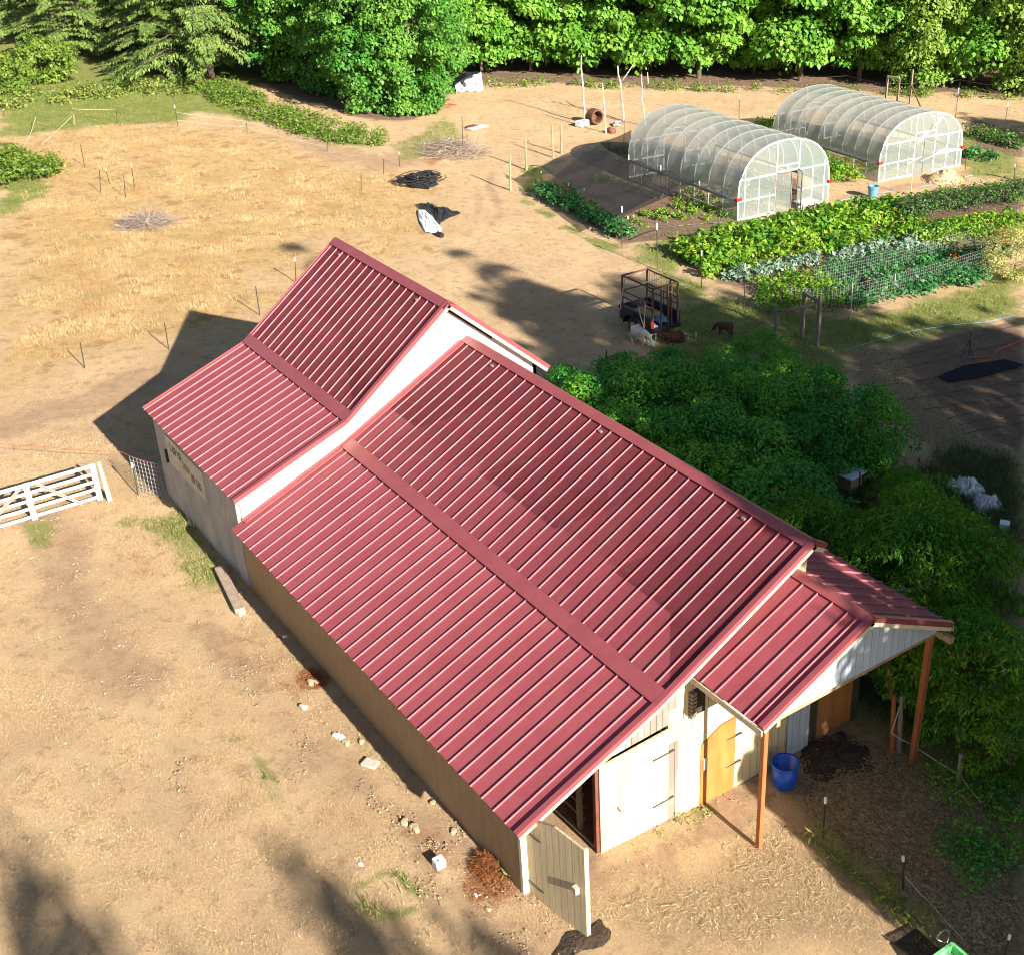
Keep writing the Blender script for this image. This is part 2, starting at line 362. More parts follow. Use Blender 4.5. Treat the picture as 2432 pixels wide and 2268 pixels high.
def region(kind, pts, feather=.8, k=1., wobble=.8):
    P = pxpoly(pts); near = (X > P[:, 0].min()-4) & (X < P[:, 0].max()+4) & (Y > P[:, 1].min()-4) & (Y < P[:, 1].max()+4)
    s = sdist(P, X[near], Y[near])+wob[near]*wobble
    masks[kind][near] = np.maximum(masks[kind][near], k*ss((s+feather)/(2*feather)))
def path(kind, pts, width, feather=.4, k=1., wobble=.3):
    P = pxpoly(pts); d = np.full(len(X), 1e9)
    for a, b in zip(P[:-1], P[1:]):
        e = b-a; t = np.clip(((X-a[0])*e[0]+(Y-a[1])*e[1])/(e@e), 0, 1); d = np.minimum(d, np.hypot(X-a[0]-t*e[0], Y-a[1]-t*e[1]))
    s = width/2-d+wob*wobble; masks[kind] = np.maximum(masks[kind], k*ss((s+feather)/(2*feather)))
# long golden field upper left
region('gold', [(0, 340), (250, 290), (560, 310), (800, 370), (1010, 420), (1060, 560), (900, 600), (780, 560), (560, 780), (330, 830), (240, 870), (0, 930)], 3.2, 1., 2.5)
# green grass
region('green', [(0, 200), (200, 180), (420, 215), (520, 240), (900, 345), (820, 350), (640, 300), (480, 265), (420, 290), (250, 300), (0, 330)], 1.2, .85)
region('green', [(-60, 60), (300, 90), (620, 150), (640, 260), (480, 260), (200, 215), (-60, 260)], 2., .8, 1.5)
region('soil', [(500, 120), (1080, 60), (2432, 60), (2432, 232), (1800, 208), (1300, 198), (1100, 200), (1060, 240), (990, 285), (880, 290), (640, 215)], .8, .9, .8)
region('green', [(250, 225), (450, 230), (470, 260), (300, 275), (240, 250)], .8, 1.)
region('green', [(0, 340), (60, 350), (130, 410), (100, 470), (0, 520)], .8, .9)
region('green', [(1060, 275), (1110, 330), (1080, 360), (960, 380), (930, 350)], .6, .6)
region('green', [(1240, 400), (1290, 390), (1330, 380), (1300, 430), (1260, 470), (1320, 520), (1480, 600), (1420, 590), (1240, 480)], .5, .8)
region('green', [(1490, 600), (1560, 560), (1700, 530), (1800, 520), (1880, 560), (1640, 610), (1610, 650), (1700, 700), (1640, 730), (1560, 660)], .7, .8)
region('green', [(1620, 490), (1750, 520), (1750, 545), (1640, 520)], .3, 1)
region('green', [(2070, 350), (2432, 300), (2432, 430), (2300, 420), (2290, 380)], 1, .7)
region('green', [(1700, 690), (1800, 720), (2020, 760), (2432, 640), (2432, 760), (2060, 830), (1960, 900), (2000, 1000), (2160, 1120), (2300, 1050), (2432, 1080), (2432, 2268), (2300, 2000), (2200, 1850), (2000, 1700), (1800, 1200), (1600, 900), (1560, 760)], 1., .85)
region('green', [(320, 1235), (470, 1190), (520, 1290), (560, 1400), (500, 1410), (420, 1330)], .5, .9)
region('green', [(60, 1240), (140, 1230), (120, 1300), (70, 1290)], .3, .7)
for c in [(560, 1480), (760, 1560), (880, 1790), (1110, 1190)]: region('green', [(c[0]-25, c[1]-15), (c[0]+25, c[1]-20), (c[0]+30, c[1]+25), (c[0]-10, c[1]+20)], .4, .6, .3)
for q in [[(850, 2110), (880, 2085), (930, 2070)], [(940, 2075), (965, 2090), (1000, 2125)], [(855, 2120), (870, 2160), (905, 2175), (980, 2160)]]: path('green', q, .25, .2, .8, .15)
region('green', [(1560, 1980), (1680, 1910), (1700, 1925), (1580, 1995)], .3, .8, .2)
path('green', [(1930, 1985), (1990, 2040), (2080, 2110), (2160, 2190), (2240, 2290)], .5, .3, 1., .2)
path('green', [(540, 1690), (620, 1810), (660, 1900), (700, 1990)], .22, .2, .6, .25)
path('bare', [(600, 1620), (700, 1790), (760, 1930)], .35, .3, .5, .3)
path('bare', [(380, 1700), (450, 1850), (470, 1960)], .35, .3, .5, .3)
path('rust', [(480, 1800), (560, 1830)], .5, .4, .45, .4)
# bare tracks
path('bare', [(0, 1020), (110, 985), (240, 955), (330, 900)], 2.2, .8, .8)
path('bare', [(100, 1240), (160, 1300), (150, 1400), (240, 1560), (330, 1620)], 1.6, .7, .7)
path('bare', [(1150, 560), (1190, 500), (1160, 440), (1170, 410)], .5, .35, .8)
path('bare', [(1110, 560), (1140, 500), (1130, 440)], .4, .3, .7)
region('bare', [(430, 1480), (560, 1480), (700, 1690), (900, 1860), (1060, 1940), (1170, 2080), (1230, 2140), (1150, 2200), (1000, 2040), (760, 1850), (620, 1700)], .8, .8)
region('bare', [(1000, 1990), (1100, 2150), (1250, 2200), (1400, 2268), (1300, 2268), (1150, 2200), (1000, 2100)], .8, .9)
region('bare', [(1290, 1880), (1430, 2010), (1420, 2060), (1660, 1920), (1800, 1850), (1820, 1900), (1620, 2060), (1400, 2120), (1250, 2120)], .4, .9)
region('bare', [(700, 300), (900, 370), (1090, 330), (1080, 380), (900, 410), (700, 360)], .8, .7)
path('bare', [(1540, 440), (1620, 400)], .1, .1, 0.)
path('bare', [(1960, 500), (2060, 460), (2200, 440), (2350, 400)], 1.2, .8, .8)
# soil
region('soil', [(1268, 450), (1390, 362), (1500, 345), (1560, 440), (1640, 470), (1760, 535), (1740, 560), (1480, 578), (1290, 460)], .3, .85, .2)
region('soil', [(1500, 400), (1860, 480), (1940, 500), (1960, 470), (1850, 400), (1520, 330)], .3, 1., .2)
region('soil', [(1850, 310), (2100, 390), (2290, 390), (2280, 350), (1960, 300)], .3, 1., .2)
region('soil', [(2290, 270), (2432, 330), (2432, 375), (2300, 350)], .6, .8)
region('soil', [(1610, 610), (1700, 560), (2432, 440), (2432, 600), (2000, 720), (1830, 730), (1640, 640)], .5, .75, .3)
region('soil', [(2070, 850), (2150, 830), (2432, 750), (2432, 1080), (2360, 1060), (2230, 960), (2140, 905)], .5, 1., .4)
region('soil', [(1930, 1760), (2010, 1745), (2060, 1800), (1990, 1840), (1940, 1810)], .15, 1., .15)
# pale straw litter
path('litter', [(2080, 850), (2110, 920), (2190, 990), (2280, 1050), (2340, 1090)], 2.0, .6, 1., .4)
region('litter', [(1850, 1880), (1990, 1730), (2130, 1790), (2300, 1900), (2432, 2010), (2432, 2268), (2300, 2268), (2150, 2130), (1960, 1990)], .4, 1., .3)
region('litter', [(1420, 2110), (1620, 2060), (1850, 1920), (1960, 2010), (2240, 2240), (2000, 2268), (1450, 2268)], .8, .55, .5)
region('rust', [(1090, 2050), (1160, 2010), (1230, 2120), (1190, 2150), (1110, 2140)], .3, 1., .2)
region('rust', [(715, 1600), (760, 1590), (780, 1630), (720, 1640)], .2, .8, .2)
region('rust', [(600, 1480), (700, 1600), (760, 1680), (700, 1700), (600, 1600), (520, 1500)], .6, .55, .5)
region('rust', [(880, 1860), (1000, 1960), (1100, 2060), (1010, 2040), (900, 1930)], .5, .5, .5)
for c in [(730, 1560), (700, 1520), (790, 1700), (640, 1470), (960, 2020), (600, 1640), (330, 1700), (150, 1560), (420, 1740)]: region('green', [(c[0]-35, c[1]-25), (c[0]+30, c[1]-30), (c[0]+40, c[1]+30), (c[0]-20, c[1]+25)], .6, .42, .5)
region('rust', [(560, 1560), (680, 1580), (620, 1640), (540, 1620)], .6, .45, .4)
region('rust', [(250, 1270), (370, 1290), (420, 1380), (300, 1370)], .7, .5, .5)
region('rust', [(900, 1830), (1030, 1830), (1020, 1930), (920, 1900)], .5, .4, .4)
region('rust', [(1000, 350), (1110, 320), (1090, 370), (1020, 390)], .5, .9, .4)
region('rust', [(2060, 860), (2130, 880), (2110, 960), (2050, 900)], .4, .6)
Z = T(X, Y)+(fbm(X, Y, 1.1, 11)-.5)*.06+(fbm(X, Y, .12, 21)-.5)*.25*ss((-X-9)/10)
me = bpy.data.meshes.new('ground'); nx, ny = len(gx), len(gy)
me.vertices.add(nx*ny); me.vertices.foreach_set('co', np.stack([X, Y, Z], 1).ravel().astype(np.float32))
I = np.arange(nx*ny).reshape(nx, ny); F = np.stack([I[:-1, :-1], I[1:, :-1], I[1:, 1:], I[:-1, 1:]], -1).reshape(-1, 4)
me.loops.add(len(F)*4); me.loops.foreach_set('vertex_index', F.ravel().astype(np.int32)); me.polygons.add(len(F)); me.polygons.foreach_set('loop_start', np.arange(0, len(F)*4, 4, dtype=np.int32))
me.update(); me.polygons.foreach_set('use_smooth', [True]*len(F))
for nm, ks in (('ma', ('green', 'bare', 'soil')), ('mb', ('litter', 'gold', 'rust'))):
    a = me.color_attributes.new(nm, 'FLOAT_COLOR', 'POINT'); a.data.foreach_set('color', np.stack([masks[k] for k in ks]+[np.ones(len(X))], 1).ravel().astype(np.float32))
gm, t, p = nodes('dry_ground'); tc = N(t, 'ShaderNodeTexCoord')
def nz(sc, det=6, rough=.65, stretch=None):
    n = N(t, 'ShaderNodeTexNoise'); n.inputs['Scale'].default_value = sc; n.inputs['Detail'].default_value = det; n.inputs['Roughness'].default_value = rough
    if stretch:
        mp = N(t, 'ShaderNodeMapping'); mp.inputs[3].default_value = stretch; mp.inputs[2].default_value = (0, 0, .5); t.links.new(tc.outputs[3], mp.inputs[0]); t.links.new(mp.outputs[0], n.inputs[0])
    else: t.links.new(tc.outputs[3], n.inputs[0])
    return n.outputs[0]
nA = nz(.35, 5); nB = nz(2.2, 8, .75); nC = nz(9, 6, .8, (1, 2.2, 1)); nD = nz(34, 4, .8); nE = nz(.9, 6, .7)
att = {}
for nm in ('ma', 'mb'):
    a = N(t, 'ShaderNodeAttribute'); a.attribute_name = nm; sp = N(t, 'ShaderNodeSeparateColor'); t.links.new(a.outputs[0], sp.inputs[0]); att[nm] = sp.outputs
def breakup(s, n, lo=.22, hi=.8, amp=.9):
    "mask with ragged, noisy edges"
    ad = N(t, 'ShaderNodeMath', operation='MULTIPLY_ADD'); t.links.new(n, ad.inputs[0]); ad.inputs[1].default_value = amp; ad.inputs[2].default_value = -amp/2
    a2 = N(t, 'ShaderNodeMath', operation='ADD'); t.links.new(ad.outputs[0], a2.inputs[0]); t.links.new(s, a2.inputs[1])
    z = mrange(t, a2.outputs[0], lo, hi); m_ = N(t, 'ShaderNodeMath', operation='MULTIPLY'); t.links.new(z, m_.inputs[0]); t.links.new(mrange(t, s, 0, .12), m_.inputs[1]); return m_.outputs[0]
c = mixc(t, mrange(t, nA, .38, .62), (.63, .46, .285), (.54, .38, .24))
c = mixc(t, mrange(t, nB, .50, .64), c, (.41, .275, .18))
c = mixc(t, mrange(t, nC, .45, .7, 0, .75), c, (.68, .51, .32))
c = mixc(t, mrange(t, nE, .58, .70, 0, .55), c, (.33, .27, .14))
gold = mixc(t, mrange(t, nB, .40, .62), (.58, .42, .22), (.48, .32, .16)); gold = mixc(t, mrange(t, nE, .50, .64, 0, .85), gold, (.34, .20, .10)); gold = mixc(t, mrange(t, nA, .56, .68, 0, .5), gold, (.32, .28, .12)); gold = mixc(t, mrange(t, nC, .5, .72, 0, .8), gold, (.74, .55, .28))
c = mixc(t, breakup(att['mb'][1], nE, lo=.1, hi=.95, amp=1.2), c, gold)
bare = mixc(t, mrange(t, nB, .38, .66), (.50, .35, .23), (.40, .27, .18)); c = mixc(t, breakup(att['ma'][1], nE, amp=1.1), c, bare)
rust = mixc(t, mrange(t, nC, .4, .6), (.34, .15, .08), (.46, .28, .17)); c = mixc(t, breakup(att['mb'][2], nB, amp=1.3), c, rust)
grn = mixc(t, mrange(t, nB, .38, .62), (.17, .22, .06), (.28, .29, .10)); grn = mixc(t, mrange(t, nC, .55, .75, 0, .8), grn, (.42, .35, .18)); c = mixc(t, breakup(att['ma'][0], nB, amp=1.2), c, grn)
soil = mixc(t, mrange(t, nB, .4, .65), (.20, .135, .10), (.28, .20, .15)); soil = mixc(t, mrange(t, nC, .6, .75, 0, .5), soil, (.34, .27, .2)); c = mixc(t, breakup(att['ma'][2], nB, amp=.5), c, soil)
lit = mixc(t, mrange(t, nC, .42, .6), (.19, .125, .08), (.46, .36, .23)); c = mixc(t, breakup(att['mb'][0], nC, amp=.9), c, lit)
c = mixc(t, mrange(t, nD, .35, .7), c, mixc(t, 1., c, (1.18, 1.16, 1.12), 'MULTIPLY'))
t.links.new(c, p.inputs['Base Color']); p.inputs['Roughness'].default_value = .95; p.inputs['Specular IOR Level'].default_value = .1
hm = N(t, 'ShaderNodeMath', operation='MULTIPLY_ADD'); t.links.new(nD, hm.inputs[0]); hm.inputs[1].default_value = .35; t.links.new(nC, hm.inputs[2])
h2 = N(t, 'ShaderNodeMath', operation='ADD'); t.links.new(hm.outputs[0], h2.inputs[0]); t.links.new(nB, h2.inputs[1])
bp = N(t, 'ShaderNodeBump'); bp.inputs['Distance'].default_value = .13; bp.inputs['Strength'].default_value = 1; t.links.new(h2.outputs[0], bp.inputs['Height']); t.links.new(bp.outputs[0], p.inputs['Normal'])
me.materials.append(gm); go = bpy.data.objects.new('ground', me); S.collection.objects.link(go); meta(go, kind='structure')
def maskat(k, x, y):
    ix = np.clip(np.searchsorted(gx, x), 0, nx-1); iy = np.clip(np.searchsorted(gy, y), 0, ny-1)
    return masks[k].reshape(nx, ny)[ix, iy], Z.reshape(nx, ny)[ix, iy]
def GZ(x, y): return float(maskat('green', np.array([x]), np.array([y]))[1][0])
# ---------------------------------------------------------------- grass and straw (uncountable)
def inframe(x, y, m=60):
    d = np.stack([x-CP[0], y-CP[1], -CP[2]+0*x], 1); z = d@FV; u = CAM['cx']+CAM['f']*(d@RV)/z; v = CAM['cy']-CAM['f']*(d@UV)/z
    return (z > 0) & (u > -m) & (u < W0+m) & (v > -m) & (v < H0+m)
def inbarn(x, y): return (x > -6.3) & (x < 13.0) & (y > -6.6) & (y < 2.5)
def blades(name, mat, n, area, accept, h, wd, lean, seed, label, cat='grass', lie=False, tuft=7, spread=.1):
    rs = np.random.RandomState(seed); x = rs.uniform(area[0], area[1], n); y = rs.uniform(area[2], area[3], n)
    k = inframe(x, y) & ~inbarn(x, y); x, y = x[k], y[k]; k = accept(x, y, rs); x, y = x[k], y[k]
    x = np.repeat(x, tuft); y = np.repeat(y, tuft); m_ = len(x); x = x+rs.normal(size=m_)*spread; y = y+rs.normal(size=m_)*spread
    z = maskat('green', x, y)[1]; P = np.stack([x, y, z+(.01 if lie else -.01)+(rs.random(m_)*.05 if lie else 0)], 1)
    D = rs.normal(size=(m_, 3))*lean; D[:, 2] = .05+np.abs(rs.normal(size=m_))*.12 if lie else 1
    o = leaves(name, mat, P, rs.normal(size=(m_, 3))+np.array([0, 0, 2. if lie else 0]), D, h*(.5+rs.random(m_)), wd, label=label, cat=cat, kind='stuff')
    return m_
mk = lambda k, x, y: maskat(k, x, y)[0]
n1 = blades('dry_grass', L_['gold'], 85000, (-64, -6, -14, 24), lambda x, y, r: (mk('gold', x, y)*(.1+1.25*fbm(x, y, .7, 8)) > .5+.45*r.random(len(x))), .15, .011, .45, 1, 'tall golden dried grass covering the field beyond the barn')
n2 = blades('short_dry_grass', L_['dry'], 90000, (-64, 20, -15, 40), lambda x, y, r: (mk('soil', x, y) < .3) & (mk('litter', x, y) < .6) & (mk('gold', x, y) < .5) & (fbm(x, y, .9, 5)*(1-.6*mk('bare', x, y)) > .42+.2*r.random(len(x))), .075, .012, .9, 2, 'short cropped straw coloured grass around the barn', tuft=5)
n3 = blades('green_grass', L_['grass'], 130000, (-70, 22, -15, 60), lambda x, y, r: (mk('green', x, y)*(.5+.9*fbm(x, y, 1.2, 6)) > .4+.5*r.random(len(x))), .14, .018, .5, 3, 'green grass in patches along the field edge, garden and barn wall')
n4 = blades('straw_litter', L_['straw'], 80000, (-4, 21, -10, 21), lambda x, y, r: (mk('litter', x, y)*(.4+fbm(x, y, 1., 9)) > .35+.4*r.random(len(x))), .13, .009, 1., 4, 'pale loose straw strewn over the pen and garden path', 'straw', lie=True, tuft=6, spread=.12)
n5 = blades('weeds', L_['weeds'], 50000, (0, 22, 1, 19), lambda x, y, r: (mk('green', x, y) > .5) & (y > 2.6+0*x) & ((x-13)*.6+2.5 < y) & (fbm(x, y, .6, 16) > .25+.3*r.random(len(x))), .26, .016, .5, 5, 'tall shaded grey green weeds beyond the barn and pen', 'weeds', tuft=6, spread=.15)
n6 = blades('short_dry_grass', L_['dry'], 260000, (-12, 20, -15, 1), lambda x, y, r: (mk('litter', x, y) < .7) & (fbm(x, y, 1.3, 45)*(1-.75*mk('bare', x, y)) > .36+.22*r.random(len(x))), .05, .007, 1.0, 7, 'short cropped straw coloured grass in front of the barn', tuft=3, spread=.06)
n7 = blades('earth_crumbs', mt['stone'], 30000, (-8, 20, -12, 1), lambda x, y, r: (mk('bare', x, y) > .4) & (fbm(x, y, 1.7, 49) > .45+.25*r.random(len(x))), .045, .035, 1., 8, 'crumbs of earth and small stones in the bare dirt', 'earth', lie=True, tuft=2, spread=.05)
print('blades', n1, n2, n3, n4, n5)
#PART3
# ---------------------------------------------------------------- barn
WY = -6.56                     # left wall plane
barn = thing('barn', 'long cream and white barn under red standing seam metal roofs at two heights', 'barn', (6, -2, 0))
def slope(x0, x1, a, b, ribs, side=1, up0=.0, name='roof_panel', rh=.034, label=None):
    "one roof plane from profile point a (low) to b (high) with raised seams"
    ay, az = a; by, bz = b; L = math.hypot(by-ay, bz-az); n = Vector((0, -(bz-az)/L, (by-ay)/L))
    if n.z < 0: n = -n
    A = Vector((0, ay, az)); B = Vector((0, by, bz)); m = MB()
    q = [Vector((x0, 0, 0))+A, Vector((x1, 0, 0))+A, Vector((x1, 0, 0))+B, Vector((x0, 0, 0))+B]
    m.prism([p-n*.002 for p in q], -n*.03)
    e = (B-A).normalized(); sm = MB()
    for x in ribs:
        p0 = A-e*.012+Vector((x, 0, 0)); p1 = B+Vector((x, 0, 0))
        w1, w2 = .011, .006
        sm.prism([p0+Vector((w1, 0, 0))-n*.006, p0+Vector((w2, 0, 0))+n*rh, p0-Vector((w2, 0, 0))+n*rh, p0-Vector((w1, 0, 0))-n*.006], p1-p0)
    o = m.build(name, mt['roof'], barn, label=label)
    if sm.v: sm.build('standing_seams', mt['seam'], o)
    return o
def along(a, b, d):
    a = Vector((0, *a)); b = Vector((0, *b)); return a+(b-a).normalized()*d
def band(name, x0, x1, a, d0, b, d1, off, thick=.012, mat='trim'):
    "flat flashing strip lying on a slope a->b between distances d0..d1"
    n = Vector((0, -(b[1]-a[1]), b[0]-a[0])).normalized(); n = n if n.z > 0 else -n
    p = along(a, b, d0)+n*off; q = along(a, b, d1)+n*off
    return MB().prism([p+Vector((x0, 0, 0)), p+Vector((x1, 0, 0)), q+Vector((x1, 0, 0)), q+Vector((x0, 0, 0))], n*thick).build(name, mt[mat], barn)
def ridgecap(x0, x1, A, ap, sl_r, leg=.2):
    n = Vector((0, ap[0]-A[0], ap[1]-A[1])).normalized(); l = Vector((0, A[0], A[1]))+Vector((0, -n.z, n.y))*.045
    top = Vector((0, ap[0], ap[1]))+Vector((0, 0, .055)); r = Vector((0, ap[0]+leg*.85, ap[1]-leg*.85*sl_r+.05))
    l0 = l+Vector((0, n.z, -n.y))*.045
    return MB().prism([Vector((x0, 0, 0))+v for v in (l0, l, top, r, r-Vector((0, 0, .02)), top-Vector((0, 0, .03)))], (x1-x0, 0, 0)).build('ridge_cap', mt['trim'], barn)
def rake(x, prof, th=.10, w=.11, cw=.09):
    "gable trim: red angle on top of the roof edge, cream barge board under it"
    m = MB(); c = MB()
    for a, b in zip(prof[:-1], prof[1:]):
        A = Vector((x, *a)); B = Vector((x, *b)); n = Vector((0, -(b[1]-a[1]), b[0]-a[0])).normalized()
        m.prism([A+n*.05+Vector((-w, 0, 0)), B+n*.05+Vector((-w, 0, 0)), B+n*.05+Vector((.012, 0, 0)), A+n*.05+Vector((.012, 0, 0))], n*.012)
        m.prism([A+n*.05, B+n*.05, B-n*(th-.05), A-n*(th-.05)], (.012, 0, 0))
        c.prism([A-n*(th-.05), B-n*(th-.05), B-n*(th-.05+cw), A-n*(th-.05+cw)], (-.03, 0, 0))
    m.build('rake_trim', mt['trim'], barn); c.build('barge_board', mt['cream2'], barn)
sp = .406
# low wing: profile
E1, B1, R1, A1 = (-6.868, 1.858), (-3.709, 3.2035), (0.0, 5.199), (.17, 5.29); Q1 = (.50, 5.10)
xe = 13.40; rb = [i*sp for i in range(1, 33)]
slope(.0, xe-.0, E1, B1, rb, label='lower seamed roof plane of the long near wing')
bb = along(B1, R1, .30); slope(.06, xe, B1, R1, [], name='roof_underlay')
slope(.06, xe, (bb.y, bb.z), R1, rb, label='upper seamed roof plane of the long near wing')
slope(.06, xe, Q1, A1, [], name='ridge_return')
band('transition_flashing', .1, xe-.1, B1, -.03, R1, .32, .046)
ridgecap(.05, xe+.012, R1, A1, .54)
rake(xe, [E1, B1, A1, Q1])
# wall flashing where the low roof meets the tall gable, with an extra closely spaced seam
for a, b in ((E1, B1), (B1, R1)):
    A = Vector((.07, *a)); B = Vector((.07, *b)); n = Vector((0, -(b[1]-a[1]), b[0]-a[0])).normalized()
    if a == E1: A = A.lerp(B, .1)
    MB().prism([A+n*.0, B+n*.0, B+n*.10, A+n*.10], (.015, 0, 0)).build('wall_flashing', mt['trim'], barn)
    MB().prism([A+n*.02+Vector((.015, 0, 0)), B+n*.02+Vector((.015, 0, 0)), B+n*.02+Vector((.16, 0, 0)), A+n*.02+Vector((.16, 0, 0))], n*.012).build('wall_flashing', mt['trim'], barn)
# tall section
k_ = .9635; sp2 = sp*k_; xt = .35; xf = -6.42
E2, B2, R2, A2, Q2 = (-6.787, 2.757), (-3.632, 3.989), (-.62, 6.361), (-.44, 6.50), (2.56, 3.87)
rb2 = [xt-.30-.06-sp2*i for i in range(0, 16)]+[xf+.12]
rb2 = [(-7.5925+i*sp)*k_+27.865*(1-k_) for i in range(0, 17)]
slope(xf, xt, E2, B2, rb2, label='lower seamed roof plane of the tall far section')
bb = along(B2, R2, .28); slope(xf, xt, B2, R2, [], name='roof_underlay')
slope(xf, xt, (bb.y, bb.z), R2, rb2, label='steep upper roof plane of the tall far section')
slope(xf, xt, Q2, A2, rb2)
band('transition_flashing', xf+.05, xt-.1, B2, -.03, R2, .30, .046)
ridgecap(xf-.01, xt+.012, R2, A2, .87)
rake(xt, [E2, B2, A2, Q2]); 
m = MB()
for a, b in ((E2, B2), (B2, A2)):
    A = Vector((xf, *a)); B = Vector((xf, *b)); n = Vector((0, -(b[1]-a[1]), b[0]-a[0])).normalized()
    m.prism([A+n*.05, B+n*.05, B-n*.08, A-n*.08], (-.015, 0, 0))
m.build('rake_trim', mt['trim'], barn)
MB().prism([(xt-.27, -.36, 6.24), (xt-.27, .92, 5.13), (xt-.27, .92, 5.05), (xt-.27, -.36, 6.16)], (.02, 0, 0)).build('rake_shadow_strip', mt['inside'], barn)  # dark strip standing for the shadow gap under the right rake
# walls: tall section
zb = -1.
wx = .05
MB().prism([(wx, WY, zb), (wx, WY, 2.72), (wx, B2[0], B2[1]-.06), (wx, A2[0], A2[1]-.06), (wx, 2.31, 3.99), (wx, 2.31, zb)], (-.1, 0, 0)).build('gable_wall', mt['white'], barn, label='bright white gable wall rising above the low roof')
MB().prism([(-6.15, WY, zb), (-6.15, WY, 2.78), (-6.15, B2[0], B2[1]-.08), (-6.15, A2[0], A2[1]-.08), (-6.15, 2.31, 3.99), (-6.15, 2.31, zb)], (.1, 0, 0)).build('far_gable_wall', mt['grey'], barn)
MB().box((-6.15, WY-.1, zb), (-.03, WY, 2.78)).build('side_wall', mt['grey'], barn, label='weathered grey stained side wall of the tall section')
MB().box((-6.1, 2.2, zb), (wx, 2.31, 3.98)).build('side_wall', mt['white'], barn)
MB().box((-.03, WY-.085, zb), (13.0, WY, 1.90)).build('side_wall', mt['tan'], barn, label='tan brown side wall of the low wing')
for x in (-6.0+.6*i for i in range(11)):      # rafter ends
    MB().bar((x, E2[0]+.05, E2[1]-.06), (x, WY+.1, 2.78), .05, .09).build('rafter_end', mt['greywood'], barn)
# sign board on the grey wall, faded lettering
sg = MB().box((-5.18, WY-.125, 1.52), (-2.30, WY-.1, 2.42)).build('sign_board', mt['board'], barn, label='faded wooden sign board with worn dark lettering')
rs = random.Random(4)
for word, col, z0, z1, xs in (('a', 'inside', 2.02, 2.26, (-4.85, -4.0)), ('b', 'rustred', 1.85, 2.08, (-3.9, -3.4)), ('c', 'inside', 1.72, 1.98, (-3.3, -2.6))):
    m = MB(); x = xs[0]
    while x < xs[1]:
        m.box((x, WY-.131, z0), (x+.035, WY-.126, z1))
        if rs.random() < .7: zz = rs.choice((z0, (z0+z1)/2, z1-.035)); m.box((x+.036, WY-.131, zz), (x+.12, WY-.126, zz+.035))
        if rs.random() < .5: m.box((x+.121, WY-.131, z0), (x+.15, WY-.126, z1))
        x += .2
    m.build('sign_lettering', mt[col], sg)
MB().bar((-5.35, WY-.13, 1.45), (-5.35, WY-.13, 1.85), .07, .06).build('wall_bracket', mt['inside'], barn)
# front wall of the low wing (x = 13.08)
FX = 13.08
def wall(name, pts, mat, x=FX, th=-.09, label=None, parent=None):
    return MB().prism([(x, y, z) for y, z in pts], (th, 0, 0)).build(name, mt[mat], parent or barn, label=label)
def rz(y): return E1[1]+(y-E1[0])*.426-.07 if y < B1[0] else (B1[1]+(y-B1[0])*.538-.07 if y < A1[0] else 3.34-(y-.3)*.02)
MB().box((FX-.09, WY-.085, zb), (FX+.01, WY+.06, 1.95)).build('corner_post', mt['cream2'], barn)
wall('gable_boards', [(-4.90, 2.22), (-4.90, rz(-4.9)), (-3.71, rz(-3.71)), (-2.95, rz(-2.95)), (-2.95, 2.62), (-3.21, 2.62), (-3.21, 2.30)], 'oldwood', label='weathered bare grey boards under the rake above the cream door')
wall('head_boards', [(WY+.06, 2.0), (WY+.06, rz(WY+.06)), (-4.90, rz(-4.9)), (-4.90, 2.2)], 'cream')
wall('front_wall', [(-3.21, 1.79), (-3.21, 2.62), (-2.95, 2.62), (-2.95, 1.79)], 'cream')
wall('front_wall', [(-2.95, zb), (-2.95, rz(-2.95)), (.0, rz(.0)), (.30, 5.0), (.30, 3.3), (.03, 3.3), (.03, zb), (-1.45, zb), (-1.45, 1.64), (-1.86, 1.62), (-2.38, 1.36), (-2.38, zb)], 'cream', label='cream painted front wall beside the orange door')
wall('weathered_strip', [(-3.20, -.3), (-3.20, 1.78), (-2.96, 1.78), (-2.96, -.3)], 'oldwood', x=FX+.006, label='bare grey board strip beside the cream door')
cd_ = wall('barn_door', [(-4.88, -.02), (-4.88, 2.14), (-3.22, 2.20), (-3.22, -.12)], 'cream', x=FX+.03, th=-.05, label='closed cream boarded barn door')
for z in (.42, 1.62): MB().box((FX+.031, -3.62, z), (FX+.045, -3.08, z+.035)).build('hinge', mt['steel'], cd_)
MB().box((FX+.031, -4.80, .98), (FX+.06, -4.42, 1.03)).build('latch', mt['palewood'], cd_)
MB().bar((FX+.05, -4.5, 1.0), (FX+.05, -4.42, .82), .025).build('latch_cord', mt['rustred'], cd_)
od = wall('plywood_door', [(-2.38, -.30), (-2.38, 1.34), (-1.86, 1.60), (-1.46, 1.62), (-1.46, -.34)], 'orange', x=FX+.025, th=-.04, label='orange stained plywood door')
for z in (.42, 1.15): MB().prism([(FX+.03, -1.72, z), (FX+.03, -1.30, z+.02), (FX+.03, -1.30, z-.03)], (.015, 0, 0)).build('hinge', mt['steel'], od)
MB().box((FX+.026, -2.34, .72), (FX+.07, -2.24, 1.0)).build('latch', mt['palewood'], od)
wall('stall_door', [(.07, -.25), (.07, 1.95), (.70, 1.95), (.70, -.30)], 'paleblue', x=FX+.02, th=-.05, label='pale blue boarded stall door in the shade under the porch')
wall('upper_wall', [(.03, 1.97), (.03, 3.29), (2.25, 3.29), (2.25, 1.97)], 'cream')
wall('dark_jamb', [(.72, zb), (.72, 1.95), (.94, 1.95), (.94, zb)], 'darkwood')
b_ = wall('plywood_panel', [(.96, -.22), (.96, 1.9), (1.45, 1.9), (1.45, -.22)], 'brownply', x=FX+.01, th=-.03)
